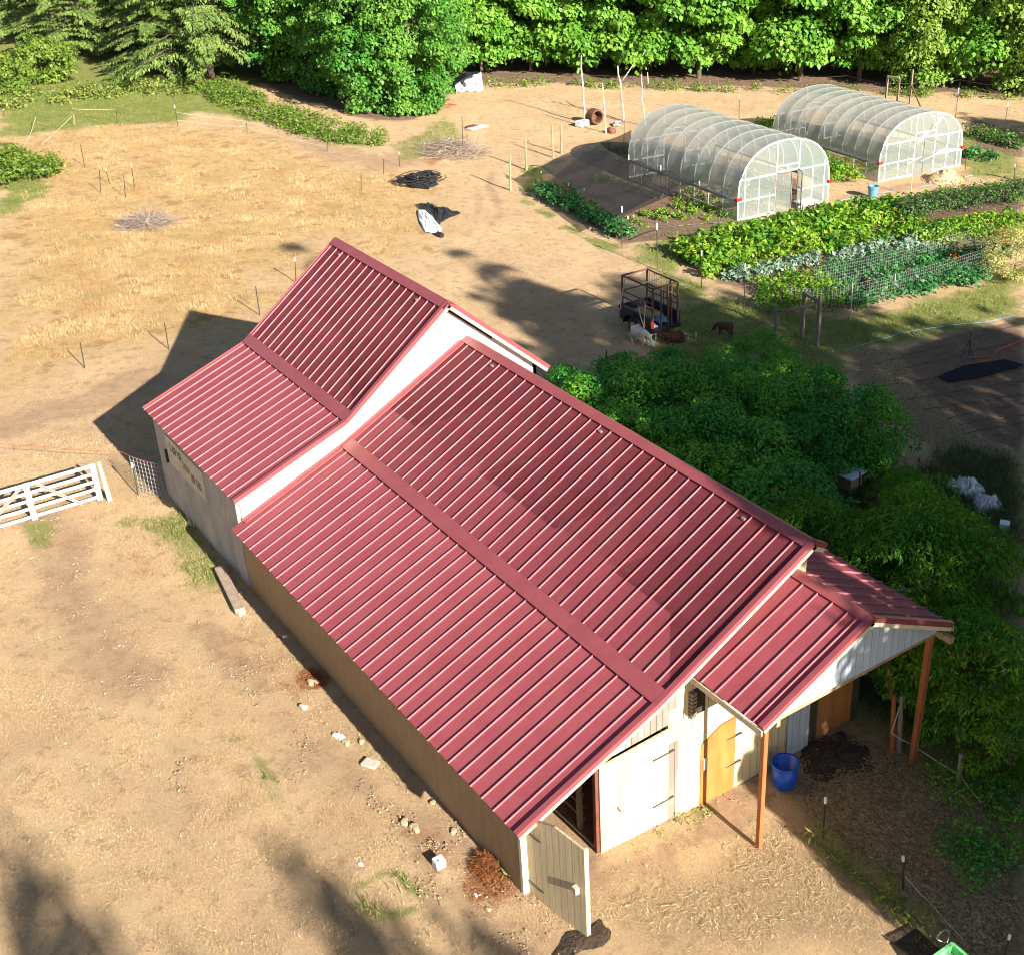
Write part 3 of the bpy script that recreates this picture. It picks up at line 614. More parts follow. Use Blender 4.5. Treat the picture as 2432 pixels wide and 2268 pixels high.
wall('plywood_panel', [(1.455, -.22), (1.455, 1.9), (2.02, 1.9), (2.02, -.22)], 'orange', x=FX+.012, th=-.03)
MB().box((FX+.011, .94, .9), (FX+.03, 1.16, .93)).build('hinge', mt['steel'], b_)
wall('dark_jamb', [(2.04, zb), (2.04, 1.95), (2.25, 1.95), (2.25, zb)], 'darkwood')
wall('base_board', [(.0, zb), (.0, -.24), (2.03, -.24), (2.03, zb)], 'greywood', x=FX-.01)
MB().box((.06, .22, zb), (FX-.09, .32, 5.02)).build('side_wall', mt['white'], barn)
MB().box((11.6, 2.15, zb), (FX-.09, 2.25, 3.3)).build('side_wall', mt['tan'], barn); MB().prism([(11.6, .32, zb), (11.6, .32, 4.3), (11.6, 2.15, 3.42), (11.6, 2.15, zb)], (.08, 0, 0)).build('side_wall', mt['tan'], barn)
lv = MB()
for i in range(7): lv.box((FX+.0, -2.72+.0, 2.25+i*.09), (FX+.12, -2.60, 2.31+i*.09))
lv.build('louvre', mt['greywood'], barn); MB().box((FX+.001, -2.59, 2.22), (FX+.02, -2.30, 2.86)).build('dark_opening', mt['inside'], barn)
# stall planks seen through the open doorway
m = MB()
for i in range(6): m.bar((12.4, -4.78, .28+i*.32), (7., -4.78, .28+i*.32), .03, .05)
for x in (12.3, 10.5, 8.8): m.bar((x, -4.82, zb), (x, -4.82, 2.2), .09)
m.build('stall_planks', mt['greywood'], barn)
MB().box((FX-.095, -4.96, zb), (FX-.005, -4.89, 2.2)).build('door_jamb', mt['rustred'], barn)
# open door leaf
a = Vector((FX+.02, WY+.04, .03)); dv = Vector((1.54, .22, 0)).normalized(); nn = Vector((-dv.y, dv.x, 0))
prof = [(0, 0), (1.56, -.02), (1.56, 2.13), (.80, 2.15), (0, 1.83)]
dr = MB().prism([a+dv*s+Vector((0, 0, z)) for s, z in prof], nn*.045)
door = dr.build('open_door', boards('door_boards', (.40, .33, .21), (.46, .39, .26), width=.17, axis=0, groove=.65), barn, label='open cream boarded door swung out at the near corner')
m = MB()
m.bar(a+dv*1.545+nn*.07+Vector((0, 0, 0)), a+dv*1.545+nn*.07+Vector((0, 0, 2.12)), .04, .05); m.bar(a+nn*.07+dv*.02, a+nn*.07+dv*.02+Vector((0, 0, 1.8)), .04, .05)
for z in (.25, 1.7): m.bar(a+nn*.07+dv*.02+Vector((0, 0, z)), a+nn*.07+dv*1.53+Vector((0, 0, z)), .04, .09)
m.build('door_frame', mt['cream2'], door)
MB().box(a+dv*1.33-nn*.09+Vector((-.03, 0, 1.02)), a+dv*1.33-nn*.0+Vector((.10, 0, 1.16))).build('latch', mt['palewood'], door)
for z in (.3, 1.55): MB().bar(a-nn*.01+Vector((0, 0, z)), a-nn*.01+dv*.42+Vector((0, 0, z-.02)), .012, .03).build('hinge', mt['steel'], door)
# porch
E3, R3, A3, Q3 = (-2.763, 3.383), (-.20, 4.547), (-.06, 4.60), (2.42, 3.40); px0, px1 = FX+.02, 15.24
slope(px0, px1, E3, R3, [13.1137+i*sp for i in range(0, 5)]+[14.98], label='left porch roof plane beside the gable'); slope(11.45, px1, Q3, A3, [px1-.33-i*sp for i in range(0, 9)])
ridgecap(px0, px1+.012, R3, A3, .48, leg=.17); rake(px1, [E3, A3, Q3])
MB().prism([(px0, E3[0]-.01, E3[1]-.03), (px1, E3[0]-.01, E3[1]-.03), (px1, E3[0]-.01, E3[1]-.16), (px0, E3[0]-.01, E3[1]-.16)], (0, -.025, 0)).build('eave_board', mt['palewood'], barn)
MB().prism([(px0, Q3[0]+.01, Q3[1]-.03), (px1, Q3[0]+.01, Q3[1]-.03), (px1, Q3[0]+.01, Q3[1]-.16), (px0, Q3[0]+.01, Q3[1]-.16)], (0, .025, 0)).build('eave_board', mt['palewood'], barn)
MB().prism([(px1-.2, -2.55, 3.26), (px1-.2, A3[0], 4.48), (px1-.2, 2.2, 3.30), (px1-.2, 2.2, 3.22)], (-.05, 0, 0)).build('porch_gable', mt['paleblue'], barn, label='pale boarded triangular porch gable')
m = MB(); m.bar((px0, -2.28, 3.2), (px1-.1, -2.28, 3.2), .09, .14); m.bar((px0, 2.2, 3.2), (px1-.1, 2.2, 3.2), .09, .14); m.bar((px1-.32, -2.3, 3.14), (px1-.32, 2.2, 3.14), .09, .14)
m.build('porch_beam', mt['wood'], barn)
MB().bar((14.735, -2.22, -.6), (14.735, -2.22, 3.1), .10, .10).build('porch_post', mt['post'], barn)
MB().bar((14.843, 2.17, -.8), (14.90, 2.17, 3.12), .12, .12).build('porch_post', mt['post'], barn)
MB().bar((14.9, 2.3, 3.13), (15.35, 2.3, 3.13), .12, .14).build('log_end', mt['wood'], barn)
MB().bar((13.15, 2.28, 2.95), (13.18, 2.28, 1.0), .12, .1).build('brace', mt['greywood'], barn)
# small rocks in the roof: bolt brackets along the ridges
for x, (y, z) in ((1.8, (-.14, 5.13)), (6.6, (-.14, 5.13)), (11.6, (-.14, 5.13)), (-.9, (-.75, 6.27)), (-5.6, (-.75, 6.27))):
    MB().box((x, y-.03, z), (x+.09, y+.03, z+.045)).build('roof_bracket', mt['galv'], barn)
#PART4
# ---------------------------------------------------------------- greenhouses
def arch(L, R, H, n=22, leg=1.08):
    "half profile points from left foot to right foot: (across, z)"
    w = (R-L)/2; c = (L+R)/2; pts = [(L, 0)]
    for i in range(n+1):
        t = math.pi*(1-i/n); pts.append((c+w*1.0*math.copysign(abs(math.cos(t))**.9, math.cos(t)), leg+(H-leg)*abs(math.sin(t))**.86))
    return pts+[(R, 0)]
def greenhouse(Lp, ang, W, H, length, bays, label, door_open, endfrac):
    o = Vector((Lp.x, Lp.y, Lp.z)); ux = Vector((math.sin(ang), math.cos(ang), 0)); uy = Vector((-math.cos(ang), math.sin(ang), 0))
    P = lambda a, d, z: o+ux*a+uy*d+Vector((0, 0, z))
    g = thing('greenhouse', label, 'greenhouse', o+ux*W/2+uy*length/2)
    pr = arch(0, W, H); hem = 1.04
    for i in range(bays+1):
        d = length*i/bays; MB().tube([P(a, d, z) for a, z in pr], .03 if i else .045, 6).build('hoop', mt['pipe'], g, smooth=True)
    up = [(a, z) for a, z in pr if z >= hem]
    sh = MB(); k = len(up)
    def fn(u, v):
        i = min(int(v*(k-1)+1e-6), k-2); f = v*(k-1)-i; a = up[i][0]*(1-f)+up[i+1][0]*f; z = up[i][1]*(1-f)+up[i+1][1]*f
        s = -.035*math.sin(u*bays*math.pi)**2; n = Vector(((a-W/2)/W*2, z/H)).normalized()
        return P(a+n.x*(.035+s), u*length, z+n.y*(.035+s))
    sh.grid(fn, bays*6, k-1).build('film_cover', mt['plastic'], g, smooth=True, fix=False)
    for s, a in ((-1, -.04), (1, W+.04)):
        MB().tube([P(a, 0, hem-.02), P(a, length, hem-.02)], .045, 8).build('roll_bar', mt['galv'], g)
        MB().prism([P(a, .9, hem), P(a, length, hem), P(a, length, hem-.13), P(a, .9, hem-.13)], ux*.01).build('hem_skirt', mt['greywood'], g)
        MB().prism([P(a, .02, hem), P(a, 1.15, hem-.02), P(a, 1.15, .02), P(a, .02, .02)], ux*.012).build('side_film', mt['plasticend'], g)
        for z in (.3, 1.9): MB().tube([P(0 if s < 0 else W, 0, z if z < 1 else 1.06), P(0 if s < 0 else W, length, z if z < 1 else 1.06)], .018, 5).build('side_rail', mt['pipe'], g)
        MB().box(P(a-.1, -.02, 1.0)-Vector((.05, .05, 0)), P(a+.05, -.05, 1.0)+Vector((.1, .12, .14))).build('crank_knob', mt['red'], g)
    MB().tube([P(W/2, 0, H-.05), P(W/2, length, H-.05)], .02, 5).build('purlin', mt['pipe'], g)
    for f in (.2, .8):
        zz = [z for a, z in pr if abs(a-W*f) < .6]; z = sum(zz)/len(zz); MB().tube([P(W*f, 0, z-.06), P(W*f, length, z-.06)], .015, 5).build('purlin', mt['greywood'], g)
    zat = lambda a: H if abs(a-W/2) < .1 else (lambda q: q)(np.interp(a, [x for x, _ in pr[1:-1]], [z for _, z in pr[1:-1]]))
    d0, d1 = W*.40, W*.645
    for end, d in ((0, 0), (1, length)):
        s = -.02 if not end else .02
        def film_poly(pts, name='end_film'): MB().prism([P(a, d+s, z) for a, z in pts], uy*.006).build(name, mt['plasticend'], g)
        inn = lambda lo, hi: [(a, z) for a, z in pr[1:-1] if lo < a < hi]
        film_poly([(0, 0)]+[(lo_, zz_) for lo_, zz_ in [(0, 1.08)]]+inn(0, d0)+[(d0, zat(d0)), (d0, 0)])
        film_poly([(d1, 0), (d1, zat(d1))]+inn(d1, W)+[(W, 1.08), (W, 0)])
        film_poly([(d0, 2.05), (d0, zat(d0))]+inn(d0, d1)+[(d1, zat(d1)), (d1, 2.05)])
        fr = []
        for a in (d0, d1): fr.append(((a, 0), (a, zat(a)), .07))
        for a in (.38, W*.215, W*.80, W-.38): fr.append(((a, 0), (a, min(1.98 if .3 < a < W-.3 else 1.9, zat(a)-.02) if not (a == .38 or a == W-.38) else zat(a)), .055))
        fr += [((.12, 1.98), (d0, 1.98), .07), ((d1, 1.98), (W-.12, 1.98), .07), ((d0, 2.32), (d1, 2.32), .06), ((d0, 2.02), (d1, 2.02), .08), ((.02, .95), (d0, .95), .06), ((d1, .95), (W-.02, .95), .06),
               ((0, .06), (d0, .06), .10), ((d1, .06), (W, .06), .10), ((W*.52, 2.02), (W*.52, 2.32), .05), ((W*.33, 0), (W*.33, 1.1), .045)]
        for (a0, z0), (a1, z1), w_ in fr:
            MB().bar(P(a0, d+s*1.5-.0, z0), P(a1, d+s*1.5, z1), w_, .04 if not end else .04, up=tuple(uy)).build('end_frame', mt['pipe'] if not (a0 == a1 and a0 in (d0, d1)) else mt['gatew'], g)
    dw = d1-d0
    def leaf(h, dirv, w_):
        h = P(*h); q = MB(); top = Vector((0, 0, 1.98))
        fr = MB(); e = dirv*w_
        for a, b in ((h, h+top), (h+e, h+e+top), (h+Vector((0, 0, .06)), h+e+Vector((0, 0, .06))), (h+top, h+e+top), (h+Vector((0, 0, 1.1)), h+e+Vector((0, 0, 1.1)))): fr.bar(a, b, .06, .04)
        dl = fr.build('door', mt['greywood'], g); q.prism([h, h+e, h+e+top, h+top], dirv.cross(Vector((0, 0, 1)))*.006); q.build('door_film', mt['plasticend'], dl)
    if door_open:
        leaf((d0, -.05, .03), (ux*.86-uy*.5).normalized(), dw*.52); leaf((d1, -.05, .03), (-ux*.45-uy*.9).normalized(), dw*.46)
    else:
        leaf((d0+.06, -.04, .02), ux, dw*.44); 
        MB().prism([P(d0+dw*.5, -.02, 0), P(d1, -.02, 0), P(d1, -.02, 2.02), P(d0+dw*.5, -.02, 2.02)], uy*.006).build('end_film', mt['plasticend'], g)
        MB().bar(P(d0-.55, -.1, .72), P(d0+.55, -.1, 1.02), .05, .03).build('loose_batten', mt['pipe'], g); MB().bar(P(d0+.5, -.1, .75), P(d0+1.7, -.1, .98), .04, .03).build('loose_batten', mt['pipe'], g)
        cr = MB()
        def cf(u, v): return P(d0+.1+u*1.9, -.06-.04*math.sin(u*9+v*3), 1.7+u*1.3+.16*(v-.5)*(1-u*.5)+.04*math.sin(u*23))
        cr.grid(cf, 16, 3).build('sagging_film_fold', mt['tarp'], g)
        MB().grid(lambda u, v: P(d1+.1+u*2.2, -.05-.05*math.sin(u*11+v*2), 1.0+.12*(v-.5)+.1*math.sin(u*5)+.05*u), 18, 3).build('sagging_film_fold', mt['tarp'], g)
    rr = np.random.RandomState(int(length*10))
    # crop rows inside
    return g, P
gh1, P1 = greenhouse(Vector((-16.37, 24.42, 0)), math.radians(2.6), 5.88, 3.55, 9.4, 8, 'nearer plastic film greenhouse with open door and rolled up sides beside the shade cloth', True, 0)
gh2, P2 = greenhouse(Vector((-16.98, 34.97, 0)), math.radians(3.2), 6.26, 3.3, 8.9, 9, 'farther plastic film greenhouse with closed door and sagging torn film near the chip pile', False, 0)
def cropline(name, mat, pts, width, h, size, dens, label, cat='plants', seed=1, asp=.6, clump=.22, jitter=.5, stems=True, group=None):
    "a planted row or bed as clumps of leaves along a ground polyline"
    rs = np.random.RandomState(seed); pts = [Vector(p) for p in pts]; cs = []; rd = []
    for a, b in zip(pts[:-1], pts[1:]):
        L = (b-a).length; n = max(2, int(L*width*dens)); side = Vector((-(b-a).y, (b-a).x, 0)).normalized()
        for _ in range(n):
            t = rs.random(); s = (rs.random()-.5)*width; q = a.lerp(b, t)+side*s; k = .75+.5*rs.random()
            hh = h*k*(1-.5*jitter*rs.random())*(1-.35*(abs(s)/(width/2+.01))**2); cs.append((q.x, q.y, GZ(q.x, q.y)+hh*.55)); rd.append(clump*k)
    c, nn, t, l, w_ = clumps(rs, cs, rd, max(10, int(26*clump/.22)), size, asp, droop=.25, shell=.35, flat=1.15)
    c[:, 2] = np.maximum(c[:, 2], -.28); return leaves(name, mat, c, nn, t, l, w_, label=label, cat=cat, kind='stuff', group=group)
rowseed = 50
for i, (a, col) in enumerate([(.7, 'kale'), (1.9, 'bean'), (3.3, 'crop'), (4.7, 'bean')]):
    cropline('crop_row', L_[col], [P1(a, .6, 0), P1(a, 9., 0)], .5, .6, .12, 7, ['low green crop row by the rolled up left side inside the nearer greenhouse', 'staked tomato row second from the left side inside the nearer greenhouse', 'pale green crop row in line with the open door inside the nearer greenhouse', 'crop row along the right side inside the nearer greenhouse'][i], seed=60+i)
    cropline('crop_row', L_['bean' if i % 2 else 'crop'], [P2(a+.2, .6, 0), P2(a+.2, 8.4, 0)], .5, .7, .12, 7, ['low crop row by the rolled up left side inside the farther greenhouse', 'second crop row from the left inside the farther greenhouse', 'crop row in line with the closed door inside the farther greenhouse', 'crop row along the right side inside the farther greenhouse'][i], seed=70+i)
# between the houses
cropline('leafy_bed', L_['crop'], [G(2010, 440), G(1960, 405), G(1900, 380)], 1.6, .8, .16, 9, 'lush green bed growing between the two greenhouses', seed=80, clump=.32)
cropline('leafy_bed', L_['crop'], [G(1870, 300), G(1810, 306)], 1.4, .6, .16, 9, 'green plants behind the nearer greenhouse', seed=81, clump=.3)
cropline('leafy_bed', L_['kale'], [G(2295, 370), G(2370, 385)], 1.2, .5, .16, 8, 'low green bed right of the farther greenhouse', seed=82, clump=.28)
cropline('leafy_bed', L_['bean'], [G(2290, 320), G(2432, 352)], 1.6, .6, .16, 8, 'dark green bed in shade far right behind the farther greenhouse', seed=83, clump=.3)
# small things round the greenhouses
c = G(2072, 473)
b = thing('bin', 'blue grey plastic bin standing on the path in front of the greenhouses', 'bin', c); b_o = MB().lathe(c, [(.20, 0), (.27, .62), (.29, .64), (.29, .68), (.255, .68), (.19, .05)], 20, capt=True).build('bin_body', mt['bluegrey'], b, smooth=False)
MB().lathe(c, [(.285, .56), (.30, .57), (.30, .60), (.285, .61)], 20, capb=False, capt=False).build('rim', mt['bluegrey'], b)
c = G(2245, 430); rs = np.random.RandomState(5)
MB().grid(lambda u, v: c+Vector((math.cos(u*6.283)*(1-v)*.95, math.sin(u*6.283)*(1-v)*1.15, .62*math.sin(v*math.pi/2)**.8*(1+.12*math.sin(u*19+v*7))-.05)), 28, 9).build('chip_pile', mt['chips'], None, 'heap of pale wood chips outside the farther greenhouse', 'pile')
q = np.random.RandomState(8); n = 500; a = q.random(n)*6.283; r = 1.1*q.random(n)**.6
leaves('chip_scatter', L_['straw'], np.stack([c.x+np.cos(a)*r, c.y+np.sin(a)*r*1.2, .02+.60*np.clip(1-r, 0, 1)**.8], 1), q.normal(size=(n, 3)), q.normal(size=(n, 3)), .13, .07, label='loose wood chips scattered over and around the heap', cat='wood chips', kind='stuff')
a0 = G(1905, 500)
b = thing('bench', 'low white topped bench board beside the open greenhouse door', 'bench', a0)
MB().box(a0+Vector((-.5, -.15, .32)), a0+Vector((.15, .95, .38))).build('bench_top', mt['pipe'], b)
for dx, dy in ((-.4, 0), (.05, 0), (-.4, .8), (.05, .8)): MB().bar(a0+Vector((dx, dy, 0)), a0+Vector((dx, dy, .32)), .06).build('leg', mt['greywood'], b)
for (u, v, r_, h_, m_) in ((1786, 490, .17, .3, 'cap'), (1772, 488, .11, .28, 'post')):
    c = G(u, v)+Vector((-.55, .1, .92)); b = MB().lathe(c, [(r_*.8, 0), (r_, h_), (r_*.9, h_), (r_*.7, .03)], 14).build('bucket', mt[m_], None, 'white bucket on the potting shelf behind the greenhouse end film' if m_ == 'cap' else 'small orange brown pot beside the white bucket in the greenhouse', 'bucket')
sh = P1(.2, .35, .9); MB().box(P1(.15, .12, .88)-Vector((.5, 0, 0)), P1(2.2, .12, .915)).build('potting_shelf', mt['greywood'], None, 'narrow potting shelf inside the nearer greenhouse front', 'shelf')
m = MB().tube([G(*p)+Vector((0, 0, .02)) for p in [(1990, 480), (2050, 465), (2150, 452), (2230, 438), (2290, 422), (2310, 418)]], .022, 6).build('hose', mt['hose'], None, 'faded blue garden hose lying along the path below the greenhouses', 'hose')
m = MB().tube([G(*p)+Vector((0, 0, .02)) for p in [(2345, 415), (2370, 420), (2400, 428), (2432, 434)]], .02, 6).build('hose', mt['black'], None, 'dark hose lying on the path at the far right edge', 'hose')
m = MB().tube([G(*p)+Vector((0, 0, .03)) for p in [(1497, 571), (1530, 556), (1570, 545), (1600, 540), (1650, 535), (1720, 530)]], .025, 6).build('hose', mt['black'], None, 'black irrigation pipe along the front edge of the shaded bed', 'hose')
# ---------------------------------------------------------------- beds beside the near greenhouse
cropline('kale_row', L_['kale'], [G(1285, 462), G(1380, 510), G(1440, 540), G(1492, 572)], .95, .85, .15, 14, 'thick dark green row of kale along the left edge of the vegetable plot', seed=90, clump=.3)
cropline('pea_row_end', L_['pale'], [G(1470, 560), G(1494, 572)], .5, .8, .1, 10, 'pale leaved plants at the front end of the kale row', seed=91, clump=.22)
for i, (pts, mm, wd, h_, lb) in enumerate([
    ([G(1406, 424), G(1497, 448)], 'crop', .5, .35, 'bushy green row under the shade cloth nearest its back corner'),
    ([G(1510, 459), G(1573, 476)], 'crop', .6, .4, 'bushy green row under the shade cloth beside the greenhouse side'),
    ([G(1580, 482), G(1690, 526)], 'lettuce', .35, .22, 'bright lettuce row nearest the greenhouse in the open front of the plot'),
    ([G(1549, 497), G(1644, 529)], 'lettuce', .5, .22, 'green and red lettuce row second from the greenhouse'),
    ([G(1525, 508), G(1591, 536)], 'lettuce', .4, .22, 'green and red lettuce row third from the greenhouse'),
    ([G(1499, 520), G(1541, 543)], 'lettuce', .18, .14, 'sparse seedling row at the front left of the plot'),
    ([G(1350, 440), G(1480, 490)], 'kale', .3, .16, 'thin green row under the middle of the shade cloth'),
    ([G(1310, 438), G(1450, 500)], 'kale', .2, .12, 'thin seedling row under the left of the shade cloth'),
    ([G(1600, 470), G(1700, 505), G(1745, 522)], 'crop', .7, .2, 'grassy strip along the rolled up side of the nearer greenhouse')]):
    cropline('crop_row', L_[mm], pts, wd, h_, .13, 12 if wd > .3 else 16, lb, seed=100+i, clump=.15)
cropline('leafy_bed', L_['crop'], [G(1420, 375), G(1495, 380)], 1.6, .7, .14, 9, 'dense green bed at the back corner of the shade cloth', seed=110, clump=.3)
# ---------------------------------------------------------------- big beds right
def bed(pts, *a, **k): return cropline('vegetable_bed', L_[a[0]], [G(*p) for p in pts], *a[1:], **k)
bed([(1640, 625), (1760, 592), (1900, 560), (2050, 530), (2140, 512)], 'crop', 2.6, .9, .26, 6.5, 'broad bed of large leaved bright squash plants in front of the greenhouses', seed=120, clump=.42)
bed([(2030, 520), (2150, 500), (2300, 478), (2440, 456)], 'crop', 1.5, .4, .2, 6.5, 'upper strip of low bright green vines beside the path', seed=121, clump=.36)
bed([(2140, 535), (2240, 510), (2330, 498), (2440, 486)], 'bean', 1.0, 1.5, .13, 16, 'dark fine leaved bean plants climbing a trellis', seed=122, clump=.42, jitter=.2)
bed([(2110, 560), (2250, 560), (2440, 530)], 'crop', 2.2, .5, .18, 6, 'low yellow green plants in front of the bean trellis', seed=123, clump=.34)
bed([(2180, 585), (2300, 570), (2400, 560)], 'yellow', 1.6, .6, .16, 6, 'yellowish bed beside the pale bush', seed=124, clump=.32)
bed([(1725, 668), (1790, 655), (1850, 645)], 'cabbage', .9, .35, .2, 9, 'grey green cabbages at the left end of the lower beds', seed=125, clump=.24)
bed([(1850, 640), (1960, 625), (2060, 605), (2200, 580)], 'cabbage', .9, .4, .2, 7, 'grey green cabbage row in the middle of the beds', seed=126, clump=.26)
bed([(1640, 655), (1800, 625), (2000, 588), (2100, 570)], 'crop', 1.6, .5, .2, 5, 'mixed green plants between the squash and the cabbages', seed=127, clump=.3)
bed([(1790, 740), (1900, 720), (1990, 735), (1960, 700), (1900, 690)], 'crop', 1.6, .7, .14, 7, 'tomato plants at the near end of the white netting', seed=128, clump=.32)
bed([(2000, 730), (2100, 705), (2200, 690), (2320, 665)], 'kale', 1.6, .8, .16, 9, 'dark blue green plants along the front of the netted bed', seed=129, clump=.36)
bed([(1960, 670), (2100, 645), (2230, 625), (2330, 620)], 'kale', 1.8, .7, .16, 8, 'dense green plants under the white netting', seed=130, clump=.36)
bed([(1770, 700), (1860, 680), (1960, 660)], 'crop', 1.2, .5, .14, 6, 'sparse green plants beside the white netting', seed=131, clump=.28)
q = np.random.RandomState(9)
for u, v in ((2330, 612), (2345, 606)): pass
bed([(2335, 625), (2375, 618)], 'kale', .6, 1.0, .24, 10, 'large leaved cabbage plants by the netting stakes', seed=132, clump=.3)
for nm, ps in (('orange flowers in the far right bed', [(2385, 550), (2378, 571), (2440, 545), (2270, 605)]),):
    P_ = np.concatenate([np.array(G(u, v, .6))+q.normal(size=(40, 3))*np.array([.22, .3, .08]) for u, v in ps]); leaves('flowers', L_['flower'], P_, q.normal(size=P_.shape)+[0, 0, 2], q.normal(size=P_.shape), .09, .08, label=nm, cat='flowers', kind='stuff')
# white trellis netting panels
def netting(name, a, b, c_, d, nu, nv, mat, r, label, sag=.0):
    "square mesh between four corners (a-b bottom, d-c top)"
    a, b, c_, d = map(Vector, (a, b, c_, d)); m = MB()
    pt = lambda u, v: (a.lerp(b, u)).lerp(d.lerp(c_, u), v)+Vector((0, 0, -sag*math.sin(u*math.pi)*v))
    for i in range(nu+1): m.tube([pt(i/nu, v) for v in (0, .5, 1)], r, 3, cap=False)
    for j in range(nv+1): m.tube([pt(u/8, j/nv) for u in range(9)], r, 3, cap=False)
    return m.build(name, mt[mat], None, label, 'netting', fix=False)
up = lambda u, v, h: G(u, v)+Vector((0, 0, h))
g = [G(1900, 745), G(2025, 745), G(2385, 640), G(2300, 600), G(2060, 625), G(1900, 660)]
netting('garden_netting', up(2010, 750, .05), up(2370, 645, .05), up(2370, 645, 1.25), up(2010, 750, 1.25), 70, 8, 'twine', .0028, 'white square mesh netting along the front of the netted bed', .1)
netting('garden_netting', up(1930, 705, .05), up(2300, 610, .05), up(2300, 610, 1.25), up(1930, 705, 1.25), 70, 8, 'twine', .0028, 'white square mesh netting along the back of the netted bed', .1)
netting('garden_netting', up(1870, 720, .1), up(2010, 750, .1), up(2010, 750, 1.3), up(1870, 720, .7), 16, 8, 'twine', .006, 'slack white netting across the left end of the netted bed', .15)
netting('garden_netting', up(2135, 545, .05), up(2440, 500, .05), up(2440, 500, 1.7), up(2135, 545, 1.7), 44, 9, 'netdark', .008, 'dark trellis net holding the climbing beans', .1)
# shade cloth over the plot
cn = [up(1286, 452, 1.15), up(1394, 405, 1.25), up(1492, 444, 1.15), up(1661, 494, 1.25), up(1477, 588, 1.45)]
hs = MB()
A_, B_, C_, D_ = up(1477, 590, 1.42), up(1286, 450, 1.2), up(1396, 405, 1.45), up(1660, 494, 1.35)
def cloth(u, v):
    p = A_.lerp(B_, u).lerp(D_.lerp(C_, u), v)
    s = -.20*math.sin(u*math.pi)*math.sin(v*math.pi)-.12*abs(math.sin(u*4*math.pi))*(1-abs(2*v-1)*.2)+.03*math.sin(u*23+v*9)
    return p+Vector((0, 0, s))
hs.grid(cloth, 40, 24)
hs.build('shade_cloth', mt['netdark'], None, 'black shade cloth sagging over posts above the vegetable plot', 'shade cloth', smooth=True, fix=False)
MB().grid(lambda u, v: (B_+Vector((.1, -.0, 0))).lerp(up(1236, 425, .75), u)+Vector((.5*(v-.5)*(1-u), .3*(v-.5)*(1-u), .05*math.sin(u*7))), 10, 4).build('shade_cloth_tail', mt['netdark'], None, 'loose black tail of the shade cloth stretched out to the left', 'shade cloth', fix=False)
C2 = up(1560, 345, 1.2)
MB().grid(lambda u, v: C_.lerp(up(1500, 350, 1.0), u).lerp(cloth(.6, 1).lerp(up(1493, 444, 1.2), u), v)+Vector((0, 0, -.15*math.sin(u*3.1)-.1*math.sin(v*3.1))), 14, 10).build('shade_cloth', mt['netdark'], None, 'smaller back panel of black shade cloth at the corner of the nearer greenhouse', 'shade cloth', fix=False)
# tilled field: dark sheet, drip lines, sprinkler
for i, (a, b) in enumerate([((2080, 868), (2440, 770)), ((2100, 890), (2440, 805)), ((2110, 918), (2300, 880)), ((2150, 950), (2440, 905)), ((2190, 975), (2440, 935)), ((2250, 995), (2440, 960)), ((2280, 1010), (2440, 985)), ((2300, 1030), (2440, 1003))]):
    MB().tube([G(a[0]+(b[0]-a[0])*k/5, a[1]+(b[1]-a[1])*k/5+random.uniform(-3, 3))+Vector((0, 0, .03)) for k in range(6)], .014, 5).build('drip_line', mt['black'], None, 'black drip line running along the tilled field', 'drip line', 'drip lines on the tilled field')
sheet = [(2228, 898), (2250, 912), (2330, 900), (2432, 872), (2400, 862), (2385, 858), (2290, 872)]
MB().prism([G(*p)+Vector((0, 0, .05)) for p in sheet], (0, 0, .03)).build('dark_tarp', mt['matteblack'], None, 'black plastic sheet lying on the tilled field', 'tarp', bevel=.02)
c = G(2298, 852); sp_ = thing('sprinkler', 'tripod sprinkler stand in the tilled field', 'sprinkler', c)
for k in range(3): MB().bar(c+Vector((.3*math.cos(k*2.1), .3*math.sin(k*2.1), 0)), c+Vector((0, 0, .75)), .03).build('leg', mt['steel'], sp_)
MB().bar(c+Vector((0, 0, .7)), c+Vector((0, 0, 1.05)), .03).build('riser', mt['steel'], sp_); MB().bar(c+Vector((-.1, 0, 1.05)), c+Vector((.12, .03, 1.08)), .03).build('nozzle', mt['galv'], sp_)
MB().tube([G(*p)+Vector((0, 0, .04)) for p in [(2300, 853), (2330, 851), (2360, 848), (2372, 832), (2400, 822), (2440, 806)]], .02, 6).build('hose', mt['redcord'], None, 'red hose snaking across the tilled field to the sprinkler', 'hose')
MB().tube([G(*p)+Vector((0, 0, .04)) for p in [(2010, 835), (2080, 812), (2160, 790), (2260, 775), (2340, 768), (2410, 752)]], .016, 5).build('hose', mt['bluegrey'], None, 'blue green hose along the grass edge of the tilled field', 'hose')
